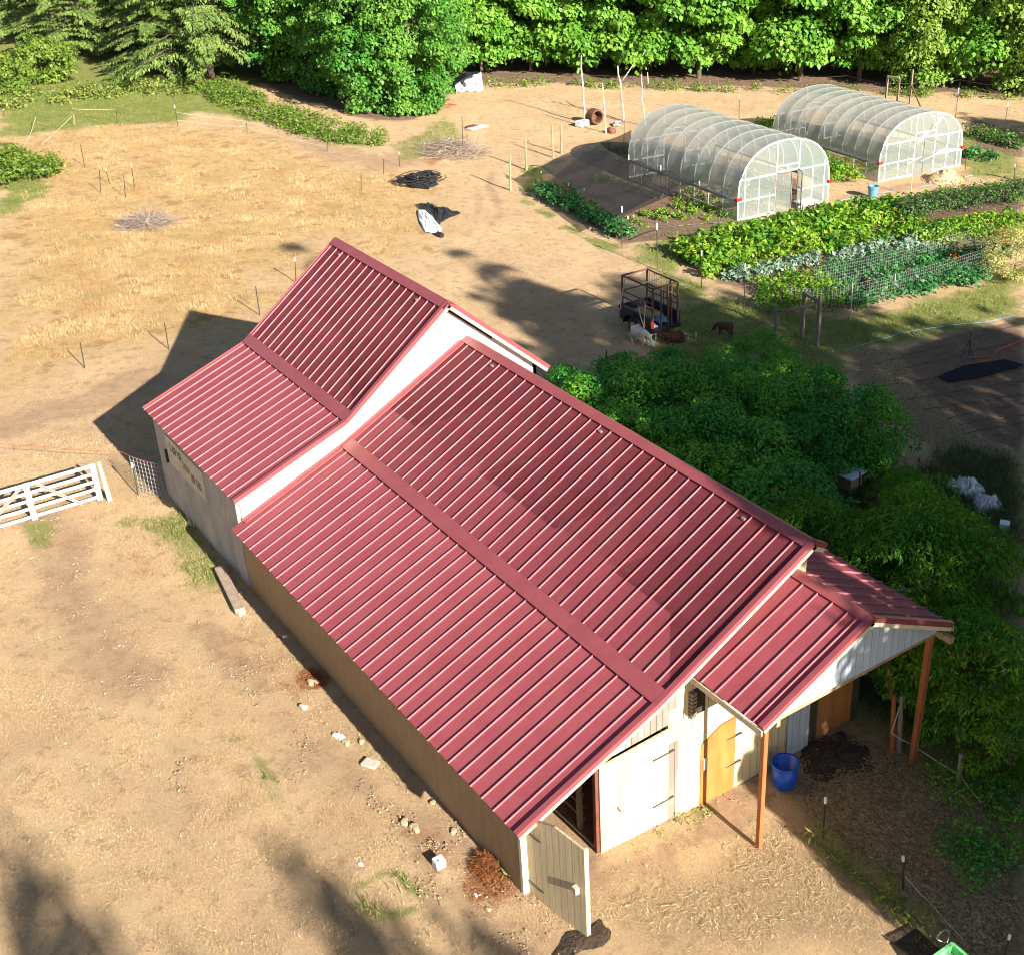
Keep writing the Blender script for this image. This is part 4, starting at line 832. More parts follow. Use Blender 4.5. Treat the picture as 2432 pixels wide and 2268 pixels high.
#PART5
# ---------------------------------------------------------------- trees
def trunk_mb(h, r, seed, limbs=7, R=3.):
    rs = random.Random(seed); m = MB(); pts = [Vector((0, 0, -.3))]; z = 0; p = Vector((0, 0, 0))
    while z < h*.9: pts.append(Vector((p.x, p.y, z))); z += h*.12; p += Vector((rs.uniform(-.1, .1), rs.uniform(-.1, .1), 0))*h*.1
    m.tube(pts, [r*(1-.85*i/(len(pts)-1)) for i in range(len(pts))], 8)
    for i in range(limbs):
        zz = h*(.18+.6*i/limbs); a = rs.uniform(0, 6.28); L = R*rs.uniform(.5, .9)
        q = [Vector((0, 0, zz)), Vector((math.cos(a)*L*.5, math.sin(a)*L*.5, zz+h*.05)), Vector((math.cos(a)*L, math.sin(a)*L, zz+h*.13))]
        m.tube(q, [r*.45, r*.28, r*.1], 6)
    return m
def tree_proto(name, mat, h, R, seed, nclump, per, size, cr, base=.08, label='', cat='tree', asp=.75, tr=.18, bark='bark', droop=.5, top=.55):
    rs = np.random.RandomState(seed); t_ = thing(name, label, cat)
    trunk_mb(h, tr, seed, R=R).build('trunk', mt[bark], t_, smooth=True)
    cs = []; rd = []
    while len(cs) < nclump:
        z = base+(1-base)*rs.random(); a = rs.random()*6.283
        prof = math.sin(min(1, (z-base+.10)/(top-base+.10))*math.pi/2)**.7 if z < top else math.cos((z-top)/(1-top)*math.pi/2)**.6
        rr = R*prof*(.55+.45*rs.random())*(1+.16*math.sin(3*a+seed)+.1*math.sin(7*a+z*9)); k = cr*(.6+.7*rs.random())
        cs.append((math.cos(a)*rr, math.sin(a)*rr, max(z*h, k*.6))); rd.append(k)
    P, nn, D, L, W_ = clumps(rs, cs, rd, per, size, asp, droop=droop)
    leaves('crown', mat, P, nn, D, L, W_, parent=t_); return t_
def place(proto, used, p, rz_, s, sz=1., label=None, group=None, mat=None):
    o = proto if not used.get(proto.name) else dup(proto)
    used[proto.name] = 1; o.location = p; o.rotation_euler = (0, 0, rz_); o.scale = (s, s, s*sz)
    if label: o['label'] = label
    if group: o['group'] = group
    elif 'group' in o: del o['group']
    return o
used = {}
SQ = tree_proto('maple_tree', L_['maple'], 13, 4.4, 78, 80, 110, .38, 1.3, base=.12, tr=.22)
SP = tree_proto('maple_tree', L_['maple'], 13, 4.4, 77, 44, 42, .42, 1.2, base=.3, tr=.2)
MP = [tree_proto('maple_tree', L_['maple'], 13, 4.2, 11+i, 66, 430, .36, 1.35, base=.12, tr=.22) for i in range(3)]
MY = tree_proto('maple_tree', L_['yellow'], 13, 4.2, 21, 90, 320, .28, 1.1, base=.05)
HP = [tree_proto('thicket_tree', L_['hedge'], 10.5, 4.0, 31+i, 110, 280, .26, 1.0, base=.02, label='x') for i in range(2)]
rs = random.Random(3)
front = [(1145, 178, 0, .82), (1262, 172, 1, .9), (1395, 176, 2, .95), (1520, 184, 0, .8), (1660, 188, 1, 1.0), (1790, 178, 2, .72), (1900, 192, 0, 1.05), (2040, 196, 1, .9), (2170, 204, 3, .85), (2300, 206, 2, .95), (2425, 214, 3, 1.05)]
where = ['just right of the thicket beside the white tarp', 'second from the thicket, with bright low hanging boughs', 'behind the tall crooked white poles', 'in the gap between the white pole and the nearer greenhouse', 'directly behind the nearer greenhouse', 'slim one in the dark gap between the two greenhouses', 'large one behind the farther greenhouse roof', 'behind the right end of the farther greenhouse', 'yellowish one behind the wooden frame at the field edge', 'second from the right edge along the field fence', 'at the far right edge, yellowish and fine leaved']
for (u, v, k, s), wl in zip(front, where):
    pr = (MP+[MY])[k]; p = G(u, v); place(pr, used, (p.x, p.y, -.1), rs.uniform(0, 6.3), s, rs.uniform(.95, 1.1), 'front row maple '+wl)
row = [(1080, 120), (1200, 118), (1330, 124), (1460, 128), (1590, 132), (1730, 138), (1850, 136), (1980, 142), (2110, 148), (2250, 152), (2390, 158)]
for i, (u, v) in enumerate(row):
    p = G(u+rs.uniform(-20, 20), v); place(MP[i % 3], used, (p.x, p.y, -.1), rs.uniform(0, 6.3), rs.uniform(1., 1.2), 1.15, 'tall dark tree standing in the second row of the wood', 'trees behind the front row of the wood')
for i, (u, v) in enumerate([(300, 30), (420, 40), (560, 55), (700, 70), (820, 72), (960, 80), (150, 20), (40, 30), (1100, 80), (1260, 80), (1420, 84), (1580, 88), (1740, 92), (1900, 98), (2060, 100), (2220, 104), (2380, 108)]):
    p = G(u, v); place(HP[i % 2] if i < 6 else MP[i % 3], used, (p.x, p.y, -.1), rs.uniform(0, 6.3), rs.uniform(1.1, 1.3), 1.2, 'tall dark tree deep in the wood behind the other trees', 'trees deep in the wood')
for (u, v, k, s), wl in zip([(690, 190, 0, .78), (790, 222, 1, .72), (895, 262, 0, .70), (985, 268, 1, .66), (1040, 205, 0, .62), (900, 175, 1, .95), (760, 130, 0, .95)],
                         ['next to the dark trunk of the fir', 'in the middle of its left front', 'bulging out lowest over the field', 'on its right front corner by the brush heap', 'on its right side above the red sheet', 'forming its high middle', 'behind its left half']):
    p = G(u, v); place(HP[k], used, (p.x, p.y, -.1), rs.uniform(0, 6.3), s*1.12, 1.15, 'dense tree of the big thicket, '+wl)
def conifer(name, h, R, seed, label):
    rs = np.random.RandomState(seed); t_ = thing(name, label, 'tree')
    P = []; D = []; Nn = []; br = MB(); z = 1.5
    while z < h*.98:
        for _ in range(5):
            a = rs.random()*6.283; L = R*(1-z/h)**.75*(.75+.4*rs.random()); dz = -.12*L
            d = np.array([math.cos(a), math.sin(a), 0]); s = np.array([-d[1], d[0], 0]); n = int(330*L/R*1.3)+20
            t = rs.random(n)**.75; wdt = (1-t)*.30*L+.22; off = (rs.random(n)*2-1)*wdt
            zz = z+.10*L*np.sin(t*2.2)+dz*t*t*1.6-.12*np.abs(off)-.1*rs.random(n)
            q = d*t[:, None]*L+s*off[:, None]; q[:, 2] = zz; P.append(q)
            dd = d*.55+s*np.sign(off)[:, None]*.55+np.array([0, 0, -.55])+rs.normal(size=(n, 3))*.25; D.append(dd); Nn.append(np.array([0, 0, 1])+rs.normal(size=(n, 3))*.4+d*.3)
            br.tube([(0, 0, z), tuple(d*L*.5+[0, 0, z+.09*L]), tuple(d*L*.9+[0, 0, z-.05*L])], [.06, .035, .012], 4)
        z += .42+.03*z
    tk = trunk_mb(h, .38, seed, limbs=0); o_ = len(tk.v); tk.v += br.v; tk.f += [tuple(i+o_ for i in f) for f in br.f]; tk.build('trunk', mt['bark'], t_, smooth=True); P = np.concatenate(P); n = len(P)
    leaves('foliage', L_['conifer'], P, np.concatenate(Nn), np.concatenate(D), .30*(.6+.8*rs.random(n)), .10, parent=t_); return t_
cf = conifer('fir_tree', 17, 6.8, 5, 'big drooping fir with its dark trunk showing left of the thicket')
place(cf, used, G(500, 188), .4, 1., 1)
place(cf, used, G(395, 182), 3.3, .62, 1, 'low fir whose boughs sweep down to the green grass')
place(cf, used, G(180, 140), 1.1, .7, 1, 'fir behind the small rounded tree with pale stems')
place(cf, used, G(285, 120), 2.2, .95, 1, 'drooping fir behind the first, upper left, with branches over the dark hollow')
place(cf, used, G(80, 85), 4.2, .95, 1, 'fir at the upper left corner of the field')
place(cf, used, G(380, 150), 5.2, .7, 1, 'shorter fir reaching out over the green grass between the two big firs')
# bushes ---------------------------------------------------------------
BP = [tree_proto('bush', L_['bush'], 2.3, 1.45, 41+i, 46, 170, .115, .42, base=.05, cat='bush', tr=.05, asp=.5, top=.5, label='x') for i in range(3)]
PE = [tree_proto('peach_tree', L_['peach'], 3.3, 1.9, 51+i, 60, 170, .17, .5, base=.08, cat='fruit tree', tr=.09, asp=.26, droop=1.1, top=.5, label='x') for i in range(2)]
YB = tree_proto('bush', L_['bramble'], 2.2, 1.7, 61, 46, 150, .16, .5, base=.03, cat='bush', tr=.06, top=.5, label='small rounded light green tree with several pale stems at the upper left')
PB = tree_proto('bush', L_['pale'], 1.7, 1.3, 62, 40, 170, .09, .4, base=.03, cat='bush', tr=.03, asp=.35, top=.6, label='pale yellow feathery bush at the right edge of the vegetable beds')
bl = [(1275, 968, .6, 'low bush hugging the roof ridge, leftmost of the dark bushes'), (1355, 945, .8, 'dark bush by the steel post, upper left of the dark mass'), (1395, 985, .9, 'dark bush just over the ridge below the steel post'),
      (1475, 905, .8, 'dark bush below the grazing white goat'), (1500, 960, 1.05, 'dark bush in the left middle of the mass'), (1585, 905, .8, 'dark bush below the cage trailer and brown goat'), (1470, 1040, .9, 'dark bush over the ridge, left of the middle'), (1600, 960, 1.05, 'dark bush at the heart of the mass with white stakes'),
      (1580, 1080, 1., 'dark bush over the ridge near its middle'), (1700, 900, .8, 'dark bush on the upper side near the short posts'), (1740, 950, 1.05, 'dark bush right of the heart of the mass'), (1690, 1060, 1.05, 'dark bush between the heart and the ridge'), (1810, 850, .75, 'thin topped bush reaching up to the wooden frame'),
      (1860, 925, .85, 'dark bush on the right upper edge beside the straw path'), (1855, 1000, 1.05, 'dark bush right of middle, above the lit patch'), (1790, 1110, 1.1, 'dark bush with yellowish lower leaves near the ridge'), (1690, 1150, .95, 'dark bush right against the middle of the ridge'), (1950, 960, .9, 'dark bush at the right shoulder facing the straw path'),
      (1985, 1045, 1., 'yellow green bush at the right, behind the wooden post'), (2060, 1020, 1., 'bright bush furthest right beside two steel posts'), (1890, 1085, .9, 'dark bush left of the wooden post'), (1895, 1185, .95, 'willowy bush left of the white topped box'), (1830, 1220, 1.1, 'bush against the ridge left of the white topped box')]
for i, (u, v, s, lb) in enumerate(bl):
    p = G(u, v, 1.15*s); y = max(p.y, 1.5+1.0*s); place(BP[i % 3], used, (p.x, y, float(T(p.x, y))), i*1.7, s, 1., lb)
for i, (u, v, s, lb) in enumerate([(1925, 1290, .75, 'peach tree behind the near end of the ridge, left of the others'), (2145, 1180, .5, 'yellow topped peach tree beside the rusty barrel'), (2065, 1345, .75, 'peach tree directly behind the ridge corner'), (2185, 1285, .85, 'tall peach tree in front of the white tarps'),
                                   (2170, 1370, .95, 'peach tree above the right porch roof'), (2270, 1370, .9, 'peach tree left of the weathered gate post'), (2305, 1610, .85, 'peach tree right of the outer porch post'), (2400, 1765, .5, 'low peach tree at the right edge below the porch post'), (2170, 1590, .75, 'peach tree in the dark behind the porch'), (2210, 1480, .8, 'peach tree just beyond the porch eave')]):
    p = G(u, v, 1.7*s); y = p.y; 
    if 11 < p.x < 15.4: y = max(y, 2.6+1.5*s)
    place(PE[i % 2], used, (p.x, y, float(T(p.x, y))), i*2.1, s, 1., lb)
p = G(105, 196); place(YB, used, p, 0, 1.15, 1.1)
p = G(5, 225); place(YB, used, p, 2, 1.1, 1, 'yellow green bush at the left edge below the first fir')
p = G(2405, 660); place(PB, used, p, 0, 1.15, 1.)
cropline('brambles', L_['bramble'], [G(-40, 410), G(20, 420), G(70, 440)], 4.2, 1.3, .18, 4.5, 'bramble patch at the left edge of the golden field', 'brambles', seed=140, clump=.5)
cropline('brambles', L_['bramble'], [G(480, 205), G(560, 240), G(700, 295), G(800, 322), G(930, 335)], 3.2, .5, .16, 2.4, 'bright low brambles along the foot of the thicket', 'brambles', seed=141, clump=.42)
cropline('undergrowth', L_['bramble'], [G(1090, 212), G(1300, 205), G(1600, 212), G(2000, 224), G(2440, 240)], 1.2, .45, .16, 1.6, 'rough green undergrowth along the foot of the maple row', 'undergrowth', seed=142, clump=.45)
cropline('undergrowth', L_['grass'], [G(0, 245), G(200, 235), G(330, 205), G(480, 225)], 4.5, .4, .2, 1.5, 'tufted green growth in front of the firs', 'undergrowth', seed=144, clump=.35)
cropline('undergrowth', L_['bush'], [G(2330, 1950), G(2440, 2080)], 2.4, .38, .08, 14, 'low dark green growth along the right edge below the peach trees', 'undergrowth', seed=145, clump=.35)
cropline('undergrowth', L_['bush'], [G(2250, 1830), G(2350, 1940)], 1.4, .32, .07, 14, 'low dark growth below the peach trees by the pen string', 'undergrowth', seed=146, clump=.3)
# tall trees outside the frame on the sunny side whose shade falls across the yard
for i, (x, y, h, s, k) in enumerate([(33, 11.5, 21, .95, 4), (33.5, 16, 20, 1., 4), (32, 19.5, 17, .9, 4), (31, 8.4, 17, .62, 4), (33, 22.5, 15, .8, 4), (33, 26, 13.5, .7, 4), (30, 2.1, 15, .55, 2), (30, 5.6, 14.5, .6, 4), (27, .1, 7.7, .26, 1), (29, 1.9, 10., .42, 0),
                                     (3, 51.5, 11.5, .7, 0), (47, -12.7, 18.0, .42, 3), (47, -8.6, 16.4, .42, 3), (47.5, -7.0, 15.2, .4, 3), (47, -11.3, 16, .15, 3)]):
    place((MP+[SP, SQ])[k], used, (x, y, -.2), i*1.3, s, h/13/s, 'tall maple outside the picture on the sunny side', 'shade trees on the sunny side')
for i, (x, y, h, s) in enumerate([(31, 7.1, 27., .85), (31, 10.2, 22, .6), (32, 12.6, 25, .85), (33, 15.2, 21, .6), (32, 18.6, 19.6, .55), (33, 22, 17.8, .5), (32, 25.3, 16, .5)]):
    place(cf, used, (x, y, -.2), i*1.3, s, h/17/s, 'tall fir outside the picture on the sunny side', 'shade firs on the sunny side')
#PART6
# ---------------------------------------------------------------- posts and fences
def mk_tpost(h, cap, mat='tpost'):
    t_ = thing('fence_post', 'x', 'fence post')
    m = MB().box((-.02, -.004, -.2), (.02, .004, h)).box((-.004, -.02, -.2), (.004, .016, h))
    for i in range(int(h/.1)): m.box((-.012, .014, .12+i*.1), (.012, .022, .15+i*.1))
    m.build('stake', mt[mat], t_)
    if cap: MB().lathe((0, 0, h-.16), [(.028, 0), (.032, .16), (.02, .18)], 8).build('post_cap', mt['cap'], t_)
    return t_
TP = {c: mk_tpost(1.2, c) for c in (0, 1)}
def tpost(b, t, cap, lb, group=None):
    p = G(*b); h = HT(b, t); q = G(*b); a, bb = PJ((p.x, p.y, p.z+h)); lean = (t[0]-a)/CAM['f']*((Vector(CP)-p).length)
    o = TP[cap] if not used.get('tp%d' % cap) else dup(TP[cap]); used['tp%d' % cap] = 1
    o.location = p; ax = Vector((-RV[1], RV[0], 0)); o.rotation_euler = Vector((RV[0]*lean, RV[1]*lean, h)).to_track_quat('Z', 'Y').to_euler()
    k = max(.4, min(2.2, h/1.2)); o.scale = (1, 1, k); o['label'] = lb
    if group: o['group'] = group
posts = [((201, 398), (191, 344), 0, 'dark steel post alone high in the golden field'), ((261, 439), (251, 402), 1, 'white topped post, left of the cluster in the golden field'), ((320, 449), (311, 390), 1, 'white topped post, right of the cluster in the golden field'),
 ((298, 469), (293, 418), 0, 'short post in the middle of the cluster in the golden field'), ((239, 459), (235, 404), 0, 'leftmost short post of the cluster in the golden field'), ((423, 302), (414, 251), 1, 'white topped post at the top of the field by the pale tape'),
 ((278, 296), (276, 262), 0, 'thin post at the right end of the short tape'), ((9, 278), (8, 262), 1, 'white topped post at the far left edge'), ((587, 316), (585, 292), 0, 'small post where the tape meets the brambles'), ((777, 360), (777, 342), 0, 'small post at the foot of the thicket brambles'),
 ((401, 832), (390, 766), 0, 'banded post nearer the barn with a long shadow'), ((202, 878), (190, 814), 0, 'banded post with a long shadow left of the barn shadow'), ((617, 749), (607, 681), 0, 'banded post beside the tall roof edge'), ((703, 671), (700, 613), 1, 'white topped post close to the tall roof eave'),
 ((328, 1176), (313, 1100), 1, 'white topped post between the white gate and the barn'), ((1099, 354), (1097, 276), 0, 'rusty post beside the brush heap'), ((949, 396), (947, 362), 1, 'small post left of the coiled black pipe, nearer the thicket'), ((911, 414), (911, 378), 0, 'small post above the coiled black pipe'),
 ((858, 455), (857, 415), 0, 'small rusty post left of the coiled black pipe'),
 ((1350, 478), (1350, 436), 1, 'white topped post under the left edge of the shade cloth'), ((1387, 496), (1387, 448), 1, 'white topped post amid the kale row'), ((1413, 510), (1414, 467), 0, 'dark post near the kale row'), ((1477, 590), (1477, 492), 1, 'tall white topped post at the front corner of the shade cloth'),
 ((1491, 560), (1491, 515), 1, 'short white topped post just right of the corner post'), ((1561, 640), (1560, 532), 1, 'tall post on the grass below the plot corner'), ((1666, 685), (1666, 597), 1, 'post at the left end of the squash bed'), ((1767, 741), (1770, 629), 1, 'tall dark green post left of the netted bed'),
 ((1440, 907), (1440, 832), 0, 'dark steel post standing behind the roof ridge'), ((1738, 812), (1738, 772), 0, 'dark short post above the bushes near the brown goat'), ((1598, 828), (1600, 786), 0, 'post in front of the resting brown goat'),
 ((1570, 470), (1569, 395), 1, 'post holding the shade cloth beside the greenhouse, middle one'), ((1662, 496), (1661, 432), 1, 'post holding the near right corner of the shade cloth'), ((1494, 446), (1493, 370), 1, 'post holding the shade cloth at the far greenhouse corner'), ((1397, 407), (1394, 358), 0, 'post at the back left corner of the shade cloth'), ((1272, 452), (1272, 409), 0, 'post at the front left corner of the shade cloth'), ((1286, 450), (1285, 407), 1, 'white topped post beside the left corner of the shade cloth'),
 ((1829, 719), (1828, 664), 0, 'dark stake left of the netting'), ((1858, 728), (1859, 685), 0, 'short dark stake left of the netting'), ((2127, 1028), (2132, 957), 0, 'near one of two steel posts right of the bushes'), ((2111, 981), (2115, 940), 0, 'far one of two steel posts right of the bushes'), ((2038, 1180), (2043, 1119), 0, 'steel post beside the white topped box'),
 ((1755, 293), (1756, 226), 1, 'post in the dry field behind the nearer greenhouse'), ((2268, 287), (2277, 211), 1, 'tall post behind the farther greenhouse, nearer the frame'), ((2384, 316), (2394, 245), 1, 'tall post in the dry field near the right edge'), ((2409, 433), (2411, 391), 1, 'post on the path at the right edge'), ((2293, 404), (2294, 364), 0, 'post at the right front corner of the farther greenhouse'),
 ((1955, 1988), (1961, 1894), 1, 'white topped post in the straw pen, nearest the blue tub'), ((2145, 2112), (2146, 2033), 1, 'white topped post in the weeds along the pen, middle one'), ((2382, 2290), (2398, 2220), 1, 'white topped post at the bottom right corner'),
 ((1438, 212), (1437, 192), 0, 'far small post at the field edge behind the poles'), ((2010, 212), (2012, 190), 0, 'small post at the wood edge behind the farther greenhouse'), ((2278, 222), (2280, 196), 0, 'post at the wood edge behind the right field'), ((2370, 236), (2372, 202), 0, 'post at the wood edge near the right corner')]
for b, t, c, lb in posts: tpost(b, t, c, lb, 'steel fence posts around the fields')
def stake(name, b, t, w_, mat, lb, cat='post', group=None, square=False, fork=None, bend=0.):
    p = G(*b); h = HT(b, t); a, bb = PJ((p.x, p.y, p.z+h)); lean = (t[0]-a)/CAM['f']*((Vector(CP)-p).length)
    top = p+Vector((RV[0]*lean, RV[1]*lean, h)); m = MB(); rs = random.Random(int(b[0]))
    if square: m.bar(p-Vector((0, 0, .3)), top, w_)
    else:
        n = 7; pts = [(p-Vector((0, 0, .3))).lerp(top, i/n)+Vector((rs.uniform(-bend, bend), rs.uniform(-bend, bend), 0)) for i in range(n+1)]
        m.tube(pts, [w_*.5*(1.1-.45*i/n) for i in range(n+1)], 7)
        if fork: q = pts[int(n*.80)]; m.tube([q, q+Vector((RV[0]*.35, RV[1]*.35, .45)), q+Vector((RV[0]*fork, RV[1]*fork, 1.1))], [w_*.3, w_*.25, w_*.18], 6)
    return m.build(name, mt[mat], None, lb, cat, group, smooth=not square)
for b, t, lb in [((1212, 452), (1211, 370), 'wooden post nearest the shade cloth tail'), ((1250, 403), (1248, 328), 'wooden post second along the track'), ((1314, 374), (1311, 297), 'thick wooden post third along the track'), ((1333, 365), (1333, 293), 'wooden post last of the row along the track')]:
    stake('wooden_post', b, t, .13, 'wood', lb, group='wooden posts along the track')
stake('crooked_pole', (1391, 294), (1381, 133), .13, 'palebark', 'tallest crooked white pole, leftmost of the four', 'pole', 'crooked pale poles', bend=.07)
stake('crooked_pole', (1440, 316), (1431, 198), .11, 'palewood', 'shorter straight pale pole, second from the left', 'pole', 'crooked pale poles', bend=.03)
stake('crooked_pole', (1484, 286), (1468, 157), .13, 'palebark', 'forked white pole, third from the left', 'pole', 'crooked pale poles', bend=.07, fork=.8)
stake('crooked_pole', (1533, 302), (1522, 177), .11, 'palebark', 'crooked white pole closest to the nearer greenhouse', 'pole', 'crooked pale poles', bend=.07, fork=.3)
stake('thin_post', (1481, 346), (1483, 284), .05, 'rust', 'thin dark post below the forked pole')
stake('wooden_stake', (2020, 762), (2025, 670), .05, 'palewood', 'tall pale stake at the near corner of the netted bed'); stake('wooden_stake', (2108, 690), (2110, 636), .05, 'rust', 'rusty stake on the front of the netting, left one'); stake('wooden_stake', (2124, 706), (2127, 651), .05, 'palewood', 'pale stake on the front of the netting, right of the rusty one')
stake('wooden_stake', (2349, 650), (2353, 606), .05, 'palewood', 'left one of two stakes at the far end of the netting'); stake('wooden_stake', (2366, 642), (2369, 580), .05, 'palewood', 'right one of two stakes at the far end of the netting'); stake('wooden_stake', (2163, 467), (2168, 402), .06, 'palewood', 'pale leaning stake on the path in front of the farther greenhouse')
stake('wooden_stake', (2300, 640), (2302, 585), .045, 'rust', 'rusty stake inside the far end of the netting'); stake('wooden_stake', (2330, 625), (2331, 580), .045, 'palewood', 'pale stake behind the netting near the big cabbages')
stake('gate_post', (263, 1188), (234, 1096), .15, 'palewood', 'weathered round post at the hinge end of the white gate')
stake('wooden_post', (2357, 1365), (2363, 1276), .17, 'wood', 'broad weathered post at the right, right of the dark panel'); stake('wooden_post', (2277, 1864), (2283, 1790), .14, 'greywood', 'low weathered post on the string at the edge of the pen')
stake('wooden_post', (2120, 1782), (2124, 1650), .14, 'post', 'left one of two stout brown posts behind the porch'); stake('wooden_post', (2136, 1785), (2142, 1652), .14, 'greywood', 'right one of two stout posts behind the porch')
stake('wooden_post', (1906, 1094), (1908, 1040), .10, 'greywood', 'short grey post amid the bushes'); stake('wooden_post', (1652, 806), (1652, 788), .10, 'greywood', 'stub of a grey post behind the bushes')
for u, v in ((1640, 940), (1745, 980), (1790, 1015), (1985, 955)):
    stake('white_marker', (u, v+14), (u, v-8), .03, 'cap', 'thin white marker stake poking out of the dark bushes', 'stake', 'white markers in the bushes')
# log rail and ladder behind the porch
a = G(2124, 1655, 1.3); MB().tube([Vector((12.6, 3.0, 2.1)), (12.9, 3.1, 1.9), G(2118, 1660, 1.25)], .07, 8).build('log_rail', mt['post'], None, 'sloping log rail from the stall corner to the stout posts', 'rail')
l0, l1 = Vector((12.3, 3.6, 1.75)), Vector((13.1, 5.9, 1.55)); ld = thing('ladder', 'aluminium ladder lying level among the leaves behind the porch', 'ladder', l0)
for dz in (0, .38): MB().bar(l0+Vector((0, 0, dz)), l1+Vector((0, 0, dz)), .03, .06).build('rail', mt['galv'], ld)
for i in range(7): q = l0.lerp(l1, (i+.5)/7); MB().bar(q, q+Vector((0, 0, .38)), .03).build('rung', mt['galv'], ld)
def wire(pts, r, mat, lb, name='wire', cat='wire', sag=.05):
    m = MB(); pts = [Vector(p) for p in pts]
    for a, b in zip(pts[:-1], pts[1:]): m.tube([a.lerp(b, i/5)-Vector((0, 0, sag*math.sin(i/5*math.pi))) for i in range(6)], r, 4)
    return m.build(name, mt[mat], None, lb, cat, fix=False)
up = lambda u, v, h: G(u, v)+Vector((0, 0, h))
wire([up(178, 294, .9), up(277, 295, .9)], .012, 'palewood', 'pale fence tape stretched between two posts at the top of the field', 'fence_tape', 'fence tape')
wire([up(423, 302, .9), up(587, 316, .7), up(777, 360, .5)], .012, 'palewood', 'upper pale tape running down to the brambles', 'fence_tape', 'fence tape'); wire([up(423, 302, .4), up(587, 316, .35), up(777, 360, .25)], .012, 'palewood', 'lower pale tape running down to the brambles', 'fence_tape', 'fence tape')
wire([up(175, 296, .5), up(100, 345, .05)], .018, 'palewood', 'slack pale tape trailing down from the corner post', 'fence_tape', 'fence tape'); wire([up(90, 302, .6), up(70, 330, .1), up(55, 352, .05)], .018, 'palewood', 'loose tape end lying left of the corner post', 'fence_tape', 'fence tape')
stake('wooden_post', (175, 298), (174, 272), .1, 'wood', 'short wooden corner post at the top left of the field')
wire([up(-20, 1112, .9), up(120, 1124, .9), up(300, 1136, .9), Vector((-6.15, -6.62, .85))], .008, 'redcord', 'red cord stretched from the left edge to the barn corner', 'cord', 'cord', .03)
w1 = up(2124, 1785, 1.25); wire([w1, w1+Vector((.05, -.25, -.55)), up(2166, 1790, .25), up(2277, 1862, .25), up(2330, 1915, .1)], .012, 'palewood', 'white string running from the stout posts along the edge of the pen', 'string', 'string', .02)
wire([up(2145, 2112, .35), up(2210, 2165, .2), up(2285, 2240, .12)], .008, 'palewood', 'thin pale string in the weeds along the pen', 'string', 'string', .02)
m = MB(); a, b = up(2110, 2045, .45), up(2262, 2130, .2)
for i in range(9): q = a.lerp(b, i/8); m.bar(q-Vector((0, 0, .35)), q+Vector((0, 0, .1)), .012)
m.bar(a+Vector((0, 0, .1)), b+Vector((0, 0, .1)), .014); m.build('sunken_mesh_fence', mt['rust'], None, 'low rusty wire fence piece sunk in the straw', 'fence')
netting('wire_netting', up(325, 1165, .05), Vector((-5.9, -6.75, .05)), Vector((-5.9, -6.75, 1.15)), up(325, 1165, 1.15), 9, 8, 'galv', .008, 'square wire netting between the white topped post and the barn corner', .03)
# wooden frames
f = thing('arbor_frame', 'weathered wooden post and rail frame at the corner of the vegetable garden', 'frame', G(1900, 806))
A1_, A2_, A3_ = G(1842, 800), G(1904, 806), G(1941, 823)
for q, h in ((A1_, 1.25), (A2_, 1.9), (A3_, 2.0)): MB().bar(q-Vector((0, 0, .2)), q+Vector((0, 0, h)), .12).build('post', mt['greywood'], f)
MB().bar(A3_+Vector((0, 0, 1.7)), A1_+Vector((0, 0, 1.0)), .09).build('rail', mt['greywood'], f); MB().bar(A3_+Vector((0, 0, 1.72)), A2_+Vector((0, 0, 1.85)), .1).build('rail', mt['greywood'], f)
f = thing('field_frame', 'wooden goal like frame at the wood edge behind the farther greenhouse', 'frame', G(2118, 240)); q1, q2 = G(2104, 236), G(2131, 243)
for q in (q1, q2): MB().bar(q, q+Vector((0, 0, 1.5)), .12).build('post', mt['greywood'], f)
MB().bar(q1+Vector((0, 0, 1.5)), q2+Vector((0, 0, 1.6)), .12).build('rail', mt['palewood'], f)
f = thing('braced_post', 'braced steel corner post at the wood edge', 'post', G(2160, 252)); q1, q2 = G(2160, 250), G(2188, 258)
MB().bar(q1, q1+Vector((0, 0, 2.3)), .1).build('post', mt['greywood'], f); MB().bar(q1+Vector((0, 0, 1.3)), q2, .07).build('brace', mt['rust'], f)
wire([up(1090, 205, .9), up(1438, 212, .9), up(1755, 228, 1.), up(2010, 212, .9), up(2104, 236, 1.), up(2278, 222, .9), up(2370, 236, .9), up(2450, 244, .9)], .01, 'steel', 'thin wire fence strand along the foot of the wood', 'fence_wire', 'wire')
# white gate ----------------------------------------------------------
gp, gq = Vector((-7.06, -8.28, .05)), Vector((-6.99, -12.4, .05)); gd = (gq-gp).normalized(); gt = thing('field_gate', 'white painted five bar gate with diagonal red brown edged braces', 'gate', gp)
for z in (.10, .36, .60, .84, 1.10): MB().bar(gp+Vector((0, 0, z)), gq+Vector((0, 0, z)), .03, .085 if z < 1.1 else .10).build('rail', mt['gatew'], gt)
for d_ in (.05, 1.85, 1.98+1.9): 
    q = gp+gd*d_
    MB().bar(q+Vector((.03, 0, 0)), q+Vector((.03, 0, 1.17)), .035, .15, up=tuple(gd)).build('stile', mt['gatew'], gt)
for s0, s1, z0, z1 in ((.55, 1.55, .05, 1.05), (2.05, 3.3, 1.05, -.0)):
    a, b = gp+gd*s0+Vector((.055, 0, z0)), gp+gd*s1+Vector((.055, 0, z1)); br = MB().bar(a, b, .03, .07).build('brace', mt['gatew'], gt); MB().bar(a+Vector((.017, 0, 0)), b+Vector((.017, 0, 0)), .012, .035).build('brace_edge', mt['post'], br)
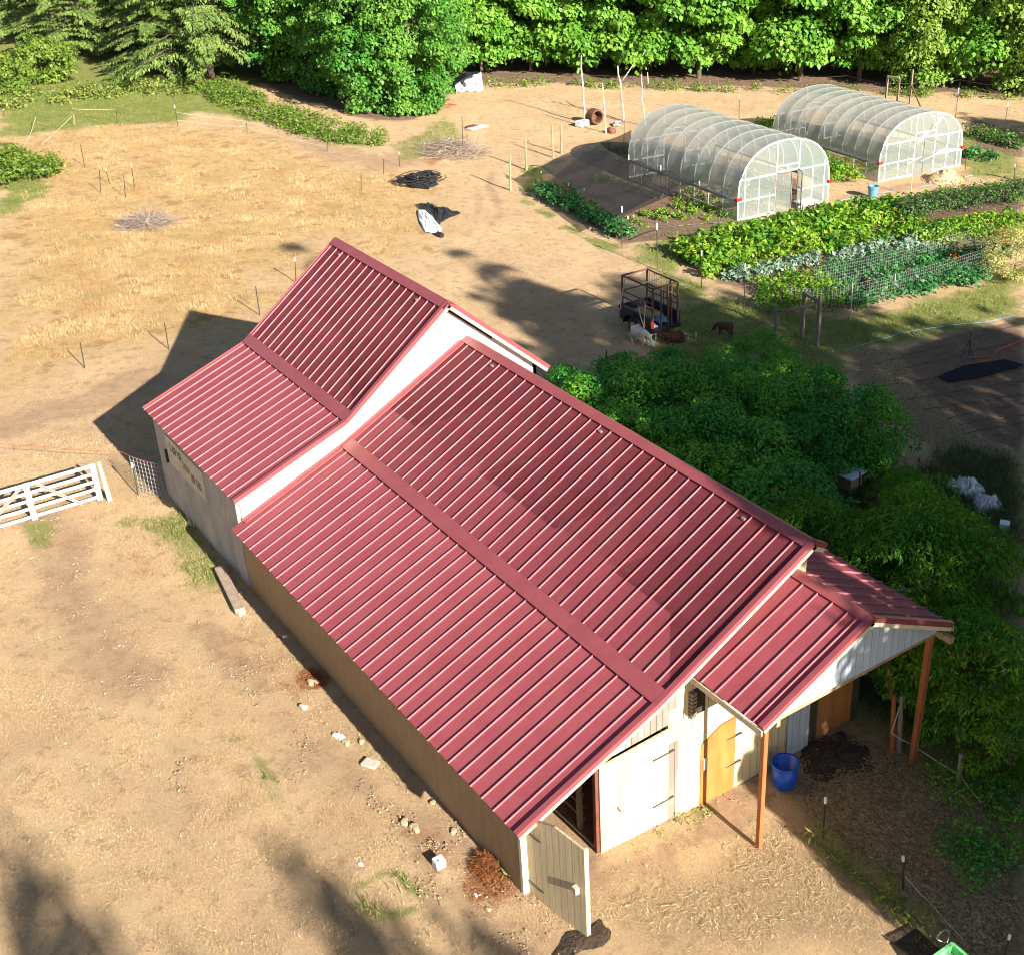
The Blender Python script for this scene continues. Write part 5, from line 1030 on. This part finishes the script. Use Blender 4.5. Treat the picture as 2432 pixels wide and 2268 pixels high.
# ---------------------------------------------------------------- cage trailer
tb = Vector((-7.65, 12.2, 0)); tr = thing('cage_trailer', 'dark pickup bed trailer with a rusty steel cage frame, parked on the dry grass', 'trailer', tb)
X0, X1, Y0, Y1 = -8.72, -6.72, 11.72, 13.02; fz, sz_, tz = .52, .92, 2.1
MB().box((X0, Y0, fz-.06), (X1, Y1, fz)).build('bed_floor', mt['navy'], tr)
for y, s in ((Y0, -1), (Y1, 1)):
    MB().prism([(X0, y, fz-.15), (X1, y, fz-.15), (X1, y, sz_), (X0, y, sz_)], (0, .06*s, 0)).build('side_panel', mt['navy'], tr, bevel=.015)
    MB().bar((X0, y+.02*s, sz_+.02), (X1, y+.02*s, sz_+.02), .11, .05).build('bed_rail', mt['black'], tr)
    cx_ = -7.75; m = MB(); ar = [Vector((cx_+.52*math.cos(a), y+.06*s, .40+.44*math.sin(a))) for a in [math.pi*i/12 for i in range(13)]]
    for a, b in zip(ar[:-1], ar[1:]): m.prism([a, b, b+Vector((0, .16*s, -.02)), a+Vector((0, .16*s, -.02))], ((a+b)/2-Vector((cx_, y, .4))).normalized()*.02)
    m.build('fender', mt['navy'], tr)
    wy = y+.02*s; wl = MB().lathe((cx_, wy-.1, .34), [(.20, .0), (.33, .02), (.345, .06), (.345, .15), (.33, .19), (.20, .21)], 24, axis='y').build('wheel', mt['tyre'], tr, smooth=False)
    MB().lathe((cx_, wy-.1+(.205 if s > 0 else -.01), .34), [(.19, 0), (.14, .006), (.05, .014)], 18, axis='y').build('hub_cap', mt['galv'], wl)
MB().box((X0-.05, Y0, fz-.15), (X0, Y1, sz_)).build('front_panel', mt['navy'], tr); MB().box((X1-.0, Y0-.05, fz-.16), (X1+.06, Y1+.05, fz-.03)).build('bumper', mt['black'], tr)
MB().box((X1-.02, Y0-.065, .55), (X1+.02, Y0+.03, .85)).build('tail_light', mt['red'], tr)
MB().bar((X0, (Y0+Y1)/2, .4), (X0-1.0, (Y0+Y1)/2, .4), .08).build('tow_bar', mt['rust'], tr)
MB().bar((-7.75, Y0, .34), (-7.75, Y1, .34), .08).build('axle', mt['steel'], tr)
cg = lambda a, b, w_=.045, m_='rust', n_='cage_bar': MB().bar(a, b, w_).build(n_, mt[m_], tr)
cn4 = [(X0+.06, Y0+.05), (X1-.04, Y0+.05), (X1-.04, Y1-.05), (X0+.06, Y1-.05)]
for i in range(4):
    x, y = cn4[i]; cg((x, y, fz), (x, y, tz), .06, 'rust' if i % 2 else 'steel', 'cage_post'); x2, y2 = cn4[(i+1) % 4]
    cg((x, y, tz), (x2, y2, tz), .06 if i == 1 else .05)
    if i != 1: cg((x, y, 1.5), (x2, y2, 1.5), .04)
    if i in (0, 2): cg((x, y, 1.25), (x2, y2, 1.25), .035); cg(((x+x2)/2+.3, y, 1.25), ((x+x2)/2+.3, y, 1.5), .035)
for y in (Y0+.45, Y0+.78, Y1-.35): cg((X1-.04, y, fz), (X1-.04, y, tz if y > Y0+.5 else 1.95), .045)
cg((X1-.04, Y1-.35, 1.8), (X1-.04, Y0+.78, 1.8), .035); cg((X1-.5, Y1-.05, fz), (X1-.5, Y1-.05, tz), .045); cg((X1-.9, Y1-.05, fz+.4), (X1-.9, Y1-.05, 1.5), .03)
cg((X1-.7, Y0+.05, tz+.03), (X1-.7, Y1-.45, tz+.03), .035, 'pipe', 'cross_pole'); cg((X0+.3, Y0+.05, tz+.02), (X0+.3, Y0+.8, tz+.02), .025, 'cap', 'cross_pole')
for x in [X0+.2+i*.15 for i in range(12)]: cg((x, Y1-.04, fz+.4), (x, Y1-.04, tz), .008, 'steel', 'mesh_wire')
for pts in ([(X0+.35, Y0-.02, tz), (X0+.2, Y0-.05, 1.45), (X0+.12, Y0-.08, .95), (X0+.16, Y0-.09, .78)], [(-7.5, Y0-.05, 1.25), (-7.35, Y0-.08, .9), (-7.1, Y0-.09, .5)], [(-7.1, Y0-.03, 1.5), (-7.12, Y0-.09, .5)]): MB().tube(pts, .022, 6).build('strap', mt['palewood'], tr)
MB().box((X0+.05, Y0+.05, fz), (X1-.9, Y1-.05, fz+.12)).build('hay_bedding', mt['hay'], tr, bevel=.03)
MB().grid(lambda u, v: Vector((X1-.75+u*.55, Y1-.75+v*.5, fz+.05+.22*math.sin(u*3.1)*math.sin(v*3.1)+.03*math.sin(u*19+v*8))), 12, 10).build('crumpled_tarp', mt['bluegrey'], None, 'crumpled blue grey tarp lying in the bed of the cage trailer', 'tarp')
# ---------------------------------------------------------------- animals
def beast(name, lb, loc, head, s, mat, grazing=True, lying=False, white=()):
    "goat or sheep grown from one skeleton: trunk, neck, head, jointed legs"
    V = []; Ed = []; Rd = []
    def a(x, y, z, r, p=None):
        V.append((x*s, y*s*1.15, z*s*.86)); Rd.append(r*s*(1.22 if r > .1 else 1.1)); i = len(V)-1
        if p is not None: Ed.append((p, i))
        return i
    dz = -.34 if lying else 0
    hip = a(-.36, 0, .66+dz, .155); mid = a(-.08, 0, .62+dz, .20, hip); ch = a(.24, 0, .64+dz, .175, mid); sh_ = a(.38, 0, .70+dz, .12, ch)
    if grazing: nk = a(.56, 0, .58, .085, sh_); nk2 = a(.68, 0, .38, .07, nk); hd = a(.76, 0, .22, .075, nk2); mz = a(.84, 0, .08, .045, hd); ez, ex = .26, .72
    else: nk = a(.48, 0, .76+dz, .09, sh_); nk2 = a(.55, 0, .84+dz, .075, nk); hd = a(.64, 0, .86+dz, .08, nk2); mz = a(.78, 0, .76+dz, .05, hd); ez, ex = .90+dz, .58
    for sd in (-1, 1):
        if lying:
            e = a(.28, .16*sd, .2, .06, ch); k = a(.48, .18*sd, .07, .035, e); a(.30, .2*sd, .04, .025, k)
            e = a(-.38, .18*sd, .2, .09, hip); k = a(-.12, .24*sd, .08, .045, e); a(-.32, .27*sd, .04, .025, k)
        else:
            e = a(.27, .10*sd, .46, .065, ch); k = a(.29, .10*sd, .24, .034, e); f_ = a(.28, .10*sd, .05, .026, k); a(.31, .10*sd, .0, .03, f_)
            e = a(-.32, .11*sd, .48, .085, hip); k = a(-.40, .11*sd, .27, .038, e); f_ = a(-.36, .11*sd, .05, .027, k); a(-.33, .11*sd, .0, .03, f_)
        er = a(ex, .09*sd, ez, .025, hd); a(ex-.03, .2*sd, ez-.05, .018, er)
    t1 = a(-.50, 0, .70+dz, .035, hip); a(-.56, 0, .60+dz, .025, t1)
    me = bpy.data.meshes.new(name); me.from_pydata(V, Ed, []); o = bpy.data.objects.new(name, me); S.collection.objects.link(o)
    sk = o.modifiers.new('skin', 'SKIN'); sk.use_smooth_shade = True
    for i, r in enumerate(Rd): me.skin_vertices[0].data[i].radius = (r, r)
    me.skin_vertices[0].data[mid].use_root = True
    o.modifiers.new('sub', 'SUBSURF').levels = 1; o.modifiers['sub'].render_levels = 2; me.materials.append(mt[mat])
    o.location = loc; o.rotation_euler = (0, 0, head); meta(o, lb, 'goat')
    R3_ = Matrix.Rotation(head, 3, 'Z')
    for k, (x, y, z, r, L) in enumerate(white): 
        c = MB().lathe((x*s, y*s, z*s), [(r*.6, 0), (r, L*.3), (r*.9, L*.8), (r*.5, L)], 8); w_ = c.build('white_patch', mt['wool'], None); w_.parent = o
    for sd in (-1, 1):
        e_ = MB().lathe(((hd and V[hd][0])+.03*s, sd*.058*s, V[hd][2]+.03*s), [(.004, 0), (.012, .006), (.004, .014)], 6).build('eye', mt['inside'], None); e_.parent = o
    return o
def hd(p, q): return math.atan2(q.y-p.y, q.x-p.x)
p1, p2 = G(1506, 812), G(1534, 822); c = (p1+p2)/2; beast('grazing_goat', 'white woolly goat grazing in front of the cage trailer', c, hd(p1, p2), .85, 'wool')
gc = G(1549, 808); hh = hd(gc, G(1545, 790)); o = beast('standing_goat', 'second white goat with a green collar, half hidden beside the trailer tail', gc+Vector((-.15, .15, 0)), hh, .72, 'wool')
p = gc+Vector((-.15, .15, 0)); cl = MB().lathe((.46*.72, 0, .6*.72), [(.09, -.02), (.09, .03)], 12, axis='x', capb=False, capt=False).build('collar', mt['green'], None); cl.parent = o
beast('resting_goat', 'brown goat with white legs lying beside the trailer', G(1603, 812), hd(G(1603, 812), G(1560, 815)), .8, 'goat', grazing=False, lying=True, white=[(-.35, -.3, .03, .05, .12), (.32, -.22, .02, .05, .10), (-.5, 0, .30, .04, .1)])
beast('brown_goat', 'brown goat with a white face grazing near the wooden frame', G(1722, 798), hd(G(1722, 798), G(1690, 790)), .72, 'goat', white=[(.78, 0, .1, .055, .12)])
# ---------------------------------------------------------------- yard things
c = G(1862, 1862); b = thing('tub', 'bright blue plastic tub standing by the blue stall door', 'tub', c)
MB().lathe(c, [(.225, 0), (.25, .03), (.285, .60), (.275, .60), (.24, .06), (.0, .05)], 32, capt=False).build('tub_body', mt['blue'], b, smooth=True); MB().lathe(c, [(.285, .56), (.30, .57), (.30, .615), (.283, .615)], 32, capb=False, capt=False).build('rim', mt['blue'], b, smooth=True)
def boxy(name, lb, c, sx, sy, sz, mat, rz_=0, cat=None, bevel=.01, group=None):
    m = MB(); R2 = Matrix.Rotation(rz_, 3, 'Z'); c = Vector(c)
    m.prism([c+R2@Vector(q) for q in ((-sx/2, -sy/2, 0), (sx/2, -sy/2, 0), (sx/2, sy/2, 0), (-sx/2, sy/2, 0))], (0, 0, sz))
    return m.build(name, mt[mat], None, lb, cat or name.replace('_', ' '), group, bevel=bevel)
c = G(1044, 2058); b = thing('cinder_block', 'white hollow block standing alone on the dirt', 'block', c)
m = MB(); [m.box((c.x+x0, c.y+y0, c.z), (c.x+x1, c.y+y1, c.z+.2)) for x0, x1, y0, y1 in ((-.1, .1, -.1, -.07), (-.1, .1, .07, .1), (-.1, -.07, -.07, .07), (.07, .1, -.07, .07))]
MB().prism([c+Vector(q) for q in ((-.1, -.1, .02), (.1, -.1, .02), (.1, .1, .02), (-.1, .1, .02))], (0, 0, .19)).build('block_body', mt['cap'], b, bevel=.008)
MB().lathe(c+Vector((.02, -.03, .211)), [(.022, 0), (.02, .002)], 10).build('hole', mt['inside'], b)
def rock(u, v, s, lb, mat='stone', flat=.5, seed=0):
    rs = np.random.RandomState(seed+int(u)); c = G(u, v); ph = rs.random(4)*6
    f = lambda a, b: 1+.22*math.sin(2*a+ph[0])+.16*math.sin(3*a+ph[1]+b*2)
    m = MB().grid(lambda p, q: c+Vector((s*math.cos(p*6.2832)*math.cos((q-.5)*math.pi)**.6*f(p*6.2832, q), s*.8*math.sin(p*6.2832)*math.cos((q-.5)*math.pi)**.6*f(p*6.2832, q), s*flat*(math.sin((q-.5)*math.pi)+.4))), 14, 7)
    return m.build('rock', mt[mat], None, lb, 'rock', 'rocks in the dirt along the barn', smooth=False)
for u, v, s, lb, mm in [(961, 1953, .11, 'rounded flat stone in the dirt, nearest the thin shadow', 'stone'), (985, 1967, .13, 'wide flat stone beside the rounded one', 'stone'), (1028, 1906, .07, 'small stone nearer the wall base', 'stone'), (721, 1680, .11, 'tan brick like stone by the mown track', 'concrete'), (738, 1622, .12, 'pale stone just below the shaded strip by the red litter', 'stone'), (752, 1620, .08, 'small stone against the red litter', 'stone'),
                        (800, 1748, .10, 'white rubble, left piece', 'cap'), (812, 1752, .09, 'white rubble, right piece', 'cap'), (822, 1765, .10, 'grey brown stone below the white rubble', 'stone'), (858, 1762, .08, 'round stone right of the white rubble', 'stone'), (1027, 1875, .06, 'little stones close to the wall corner strip', 'concrete'), (857, 2053, .06, 'tiny white stone alone on the dirt', 'cap'), (676, 1512, .06, 'small pale stone close to the wall shadow', 'cap'), (662, 1514, .05, 'smaller dark red stone close to the wall shadow', 'rustred'),
                        (1077, 1975, .09, 'stone by the dark crack near the wall', 'stone'), (1160, 2160, .06, 'stone by the open door foot', 'stone'), (1130, 2125, .05, 'pale stone at the foot of the needle heap', 'cap')]: rock(u, v, s, lb, mm)
boxy('paving_slab', 'flat concrete slab lying in the dirt beside the wall', G(880, 1815), .34, .24, .07, 'concrete', .5, 'slab'); 
wp = [G(523, 1357), G(572, 1458)]; MB().bar(wp[0]+Vector((0, 0, .14)), wp[1]+Vector((0, 0, .14)), .26, .06).build('timber', mt['broad'], None, 'long broad timber board propped on the ground beside the wall', 'timber', bevel=.01)
for q in wp: boxy('support_block', 'small block under the long timber board', q, .18, .2, .11, 'concrete', .3, 'block', group='blocks under the timber')
boxy('pipe_scrap', 'small bluish scrap lying beside the timber', G(575, 1408), .12, .08, .06, 'bluegrey', .4, 'scrap')
for i, (a, b) in enumerate([((432, 1197), (455, 1250)), ((437, 1197), (462, 1252)), ((442, 1198), (470, 1255))]): MB().bar(G(*a)+Vector((0, -.0, .15)), G(*b)+Vector((0, 0, .04)), .035).build('lath', mt['palewood'], None, 'thin pale lath leaning along the foot of the grey wall', 'lath', 'laths by the grey wall')
def heap(name, mat, u, v, r, h, n, L_len, wd, lb, cat, seed=1, el=1.):
    q = np.random.RandomState(seed); c = G(u, v); a = q.random(n)*6.283; rr = r*q.random(n)**.55; z = h*np.clip(1-(rr/r)**1.6, 0, 1)*(.6+.5*q.random(n))
    P = np.stack([c.x+np.cos(a)*rr*el, c.y+np.sin(a)*rr, c.z+z], 1); D = q.normal(size=(n, 3)); D[:, 2] *= .35
    return leaves(name, mat, P, q.normal(size=(n, 3)), D, L_len*(.5+q.random(n)), wd, label=lb, cat=cat, kind='stuff')
heap('needle_heap', L_['redstraw'], 1163, 2058, .34, .2, 4200, .13, .007, 'heap of rusty red dead fronds against the near end of the wall', 'brush', 2, 1.3); heap('needle_litter', L_['redstraw'], 1165, 2105, .5, .03, 1800, .11, .008, 'flat rusty litter spread below the frond heap', 'litter', 3, 1.2); heap('needle_litter', L_['redstraw'], 745, 1612, .38, .05, 1500, .10, .008, 'small orange patch of dead needles halfway along the wall', 'litter', 4, 1.2)
heap('brush_heap', L_['twig'], 350, 535, 1.2, .35, 1500, .8, .02, 'grey heap of dead twigs in the golden field', 'brush', 5); heap('brush_heap', L_['twig'], 1075, 360, 1.7, .5, 1500, .8, .02, 'brownish dead brush at the corner of the thicket', 'brush', 6, 1.4)
heap('manure_heap', L_['weeds'], 1985, 1790, .3, .0, 10, .1, .02, 'few weeds on the dark dung', 'weeds', 7)
c = G(1985, 1792); MB().grid(lambda u, v: c+Vector((math.cos(u*6.283)*(1-v)*.75*(1+.2*math.sin(u*25)), math.sin(u*6.283)*(1-v)*.95*(1+.2*math.sin(u*19)), .16*math.sin(v*1.57)+.03*math.sin(u*31+v*9)-.02)), 26, 7).build('dung_heap', mt['manure'], None, 'dark dung heap in the pen under the porch', 'dung heap')
c = G(1385, 2232); MB().grid(lambda u, v: c+Vector((math.cos(u*6.283)*(1-v)*.28*(1+.3*math.sin(u*25)), math.sin(u*6.283)*(1-v)*.6*(1+.2*math.sin(u*19)), .02+.04*math.sin(v*1.57))), 22, 4).build('dark_clods', mt['manure'], None, 'dark clods of earth at the foot of the open door', 'earth')
def sheetpile(name, lb, poly, mat, h, seed, cat='tarp', z0=.0):
    "crumpled sheet following an outline on the ground"
    P = [G(*q) for q in poly]; c = sum(P, Vector())/len(P); n = len(P); rs = np.random.RandomState(seed); ph = rs.random(6)*6
    def fn(u, v):
        t = u*n; i = int(t) % n; e = P[i].lerp(P[(i+1) % n], t-int(t)); q = c.lerp(e, 1-v)
        return q+Vector((0, 0, z0+.02+h*(math.sin(v*math.pi*.5)**.5)*(.7+.3*math.sin(u*25+ph[0])*math.sin(v*9+ph[1])+.25*math.sin(u*44+v*13+ph[2]))))
    return MB().grid(fn, n*8, 10).build(name, mt[mat], None, lb, cat)
sheetpile('pipe_coil', 'tangled heap of coiled black pipe lying in the dry grass', [(955, 428), (985, 418), (1030, 425), (1042, 440), (1020, 450), (975, 447)], 'black', .35, 1, 'pipe heap')
m = MB(); rs = random.Random(5); c = G(998, 434)
for i in range(26): r_ = rs.uniform(.4, 1.15); o_ = Vector((rs.uniform(-.3, .3), rs.uniform(-.3, .3), rs.uniform(.15, .42))); m.tube([c+o_+Vector((math.cos(t)*r_*.75, math.sin(t)*r_*1.1, .05*math.sin(3*t+i))) for t in [i*1.+k*.45 for k in range(14)]], .022, 4)
m.build('coiled_pipe', mt['black'], None, 'loops of black pipe on the tangled heap', 'pipe', fix=False)
sheetpile('black_sheeting', 'bunched black plastic sheeting with a pointed end in the field', [(986, 488), (1010, 485), (1040, 500), (1095, 508), (1060, 524), (1040, 540), (1025, 520), (1000, 502)], 'black', .32, 2)
sheetpile('white_sheeting', 'white plastic sheet trailing from the black sheeting', [(992, 502), (1010, 503), (1030, 522), (1050, 548), (1046, 561), (1010, 555), (996, 530)], 'tarp', .14, 3, z0=.06)
MB().tube([G(1040, 556, .12), G(1050, 560, .12)], .12, 12).build('sheet_roll', mt['black'], None, 'short black roll at the end of the white sheet', 'roll')
boxy('red_sheet', 'small red sheet lying beside the thicket', G(1064, 254), 1.0, 1.3, .05, 'rustred', .3); bpy.context.view_layer.update()
mt['rs'] = M('faded_red', (.55, .12, .08), (.48, .1, .07), rough=.6)
bpy.data.objects['red_sheet'].data.materials[0] = mt['rs']
tt = thing('covered_car', 'low dark car under the trees, half covered by a white tarp', 'car', G(1112, 212)); c = G(1112, 214)
ux = (G(1143, 214)-G(1082, 217)).normalized(); uy = Vector((-ux.y, ux.x, 0)); L = (G(1143, 214)-G(1082, 217)).length
o_ = G(1082, 217); pf = [(0, 0), (0, .55), (.25, .62), (.9, .95), (1.9, .98), (L, .75), (L, 0)]
MB().prism([o_+ux*a+uy*.15+Vector((0, 0, z-.02)) for a, z in pf], uy*1.5).build('body', mt['navy'], tt, bevel=.05); MB().prism([o_+ux*a+uy*.148+Vector((0, 0, z-.02)) for a, z in [(.95, .62), (1.05, .9), (1.75, .92), (1.8, .62)]], uy*.004).build('window', mt['glass'], tt)
for a in (.45, L-.5): MB().lathe(o_+ux*a+Vector((0, 0, .3)), [(.0, 0), (.3, .0), (.3, .2), (0, .2)], 16, axis='y').build('wheel', mt['tyre'], tt)
MB().grid(lambda u, v: o_+ux*(u*L*1.05)-uy*(.55-.75*v)+Vector((0, 0, .04+v*(.35+.75*u)+.04*math.sin(u*21+v*5)+.03*math.sin(v*14))), 26, 10).build('white_tarp', mt['tarp'], None, 'white tarp draped over the side of the dark car at the wood edge', 'tarp')
# rubbish by the poles
boxy('crate', 'white and blue crate at the foot of the tallest pole', G(1383, 300), .5, .8, .35, 'tarp', .2, bevel=.03)
c = G(1414, 294); MB().lathe(c+Vector((-.25, -.1, .48)), [(.44, 0), (.46, .05), (.46, .62), (.44, .66), (.36, .66), (.34, .1)], 24, axis='x').build('barrel', mt['rust'], None, 'rusty open barrel lying beside the crate', 'barrel')
sheetpile('dark_pan', 'dark flat pan with a bluish rim on the ground by the forked pole', [(1452, 296), (1470, 292), (1484, 294), (1476, 300), (1456, 301)], 'galv', .2, 7, 'pan'); rock(1451, 316, .28, 'brown lump on the dry grass below the poles', 'rustred', .8)
boxy('white_board', 'short board with a white end lying in the dry field', G(1134, 305), .5, 1.4, .08, 'tarp', .2, 'board'); boxy('dark_board', 'dark end of the board lying in the dry field', G(1120, 304), .4, .7, .12, 'rustred', .2, 'board')
# right side things
c = G(2013, 1158); b = thing('hive_box', 'tan wooden box with a bright pale blue lid behind the bushes', 'box', c); Rm = Matrix.Rotation(.15, 3, 'Z')
for nm, s_, z0, z1, mm in (('box_body', .30, 0, .50, 'wood'), ('lid', .38, .50, .56, 'lid')):
    if mm == 'lid': mt['lid'] = M('lid_paint', (.62, .74, .88), (.50, .64, .82), scale=9, rough=.35)
    MB().prism([c+Rm@Vector(q) for q in ((-s_, -s_, z0), (s_, -s_, z0), (s_, s_, z0), (-s_, s_, z0))], (0, 0, z1-z0)).build(nm, mt[mm], b, bevel=.01)
a, b_ = G(2066, 1188, .28), G(2105, 1212, .28); d_ = (b_-a).normalized(); m = MB().tube([a, b_+d_*.2], .29, 22, cap=False).tube([a, a+d_*.02], [.29, .02], 22, cap=False)
m.build('rusty_drum', mt['rustred'], None, 'rust red drum lying on its side beside the yellow topped peach tree', 'drum', smooth=False, thick=.012, fix=False)
sheetpile('white_tarp', 'upper bunched white tarp behind the tall peach tree', [(2246, 1152), (2262, 1145), (2300, 1143), (2330, 1158), (2345, 1180), (2310, 1186), (2275, 1180)], 'tarp', .35, 11)
sheetpile('white_tarp', 'lower bunched white tarp behind the tall peach tree', [(2303, 1182), (2345, 1186), (2375, 1188), (2382, 1212), (2350, 1216), (2325, 1224), (2312, 1205)], 'tarp', .32, 12)
boxy('small_box', 'small grey box with a white lid in the weeds', G(2384, 1258), .28, .28, .26, 'cap', .6, 'box')
MB().bar(G(2312, 1300, .62), G(2350, 1322, .62), .04, .35).build('leaning_panel', mt['navy'], None, 'dark blue grey panel leaning beside the broad post', 'panel')
MB().prism([G(2380, 1775, .25), G(2450, 1732, .35), G(2450, 1710, .35), G(2405, 1742, .3), G(2388, 1758, .28)], (0, 0, .05)).build('pale_board', mt['lid'], None, 'pale blue board lying at the right edge', 'board', bevel=.01)
c = G(2235, 2290); b = thing('green_trough', 'green edged box trough at the bottom right corner', 'trough', c); P_ = [G(2213, 2275, .4), G(2262, 2240, .4), G(2320, 2290, .4), G(2260, 2340, .4)]
for i in range(4): MB().bar(P_[i]-Vector((0, 0, .15)), P_[(i+1) % 4]-Vector((0, 0, .15)), .06, .34).build('side_board', mt['green'], b)
MB().prism([p_-Vector((0, 0, .2)) for p_ in P_], (0, 0, .03)).build('grey_insert', mt['concrete'], b)
for i in range(3): MB().tube([P_[1]+Vector((.1*math.cos(t)-.15, -.1+.12*math.sin(t)*(1+i*.2), .05+.12*abs(math.sin(t)))) for t in [k*.5+i for k in range(9)]], .006, 4).build('wire_loop', mt['galv'], b)
MB().prism([G(*q)+Vector((0, 0, .02)) for q in [(2105, 2230), (2165, 2198), (2230, 2258), (2190, 2290)]], (0, 0, .03)).build('dark_mat', mt['manure'], None, 'dark square mat on the ground by the green trough', 'mat')
# stems and weeds along the pen
cropline('pen_weeds', L_['grass'], [G(1935, 1990), G(1990, 2035), G(2060, 2085), (G(2130, 2130)), G(2240, 2260)], .45, .45, .16, 14, 'green weeds growing in a strip along the pen edge', 'weeds', seed=150, clump=.16, asp=.2)
cropline('pen_weeds', L_['crop'], [G(2085, 2110), G(2115, 2140)], .35, .4, .1, 22, 'fresh leafy weeds by the pen post', 'weeds', seed=151, clump=.15)
cropline('wall_weeds', L_['grass'], [G(1540, 1985), G(1620, 1945), G(1665, 1915)], .2, .15, .12, 14, 'weeds along the foot of the cream door', 'weeds', seed=152, clump=.1, asp=.2)
cropline('wall_weeds', L_['grass'], [G(1180, 2060), G(1225, 2110)], .25, .2, .14, 14, 'weeds at the near corner of the tan wall', 'weeds', seed=153, clump=.12, asp=.2)
for pr in MP+[MY]+HP+BP+PE:
    if not used.get(pr.name): print('unused', pr.name)
print('faces', sum(len(o.data.polygons) for o in S.objects if o.type == 'MESH'))
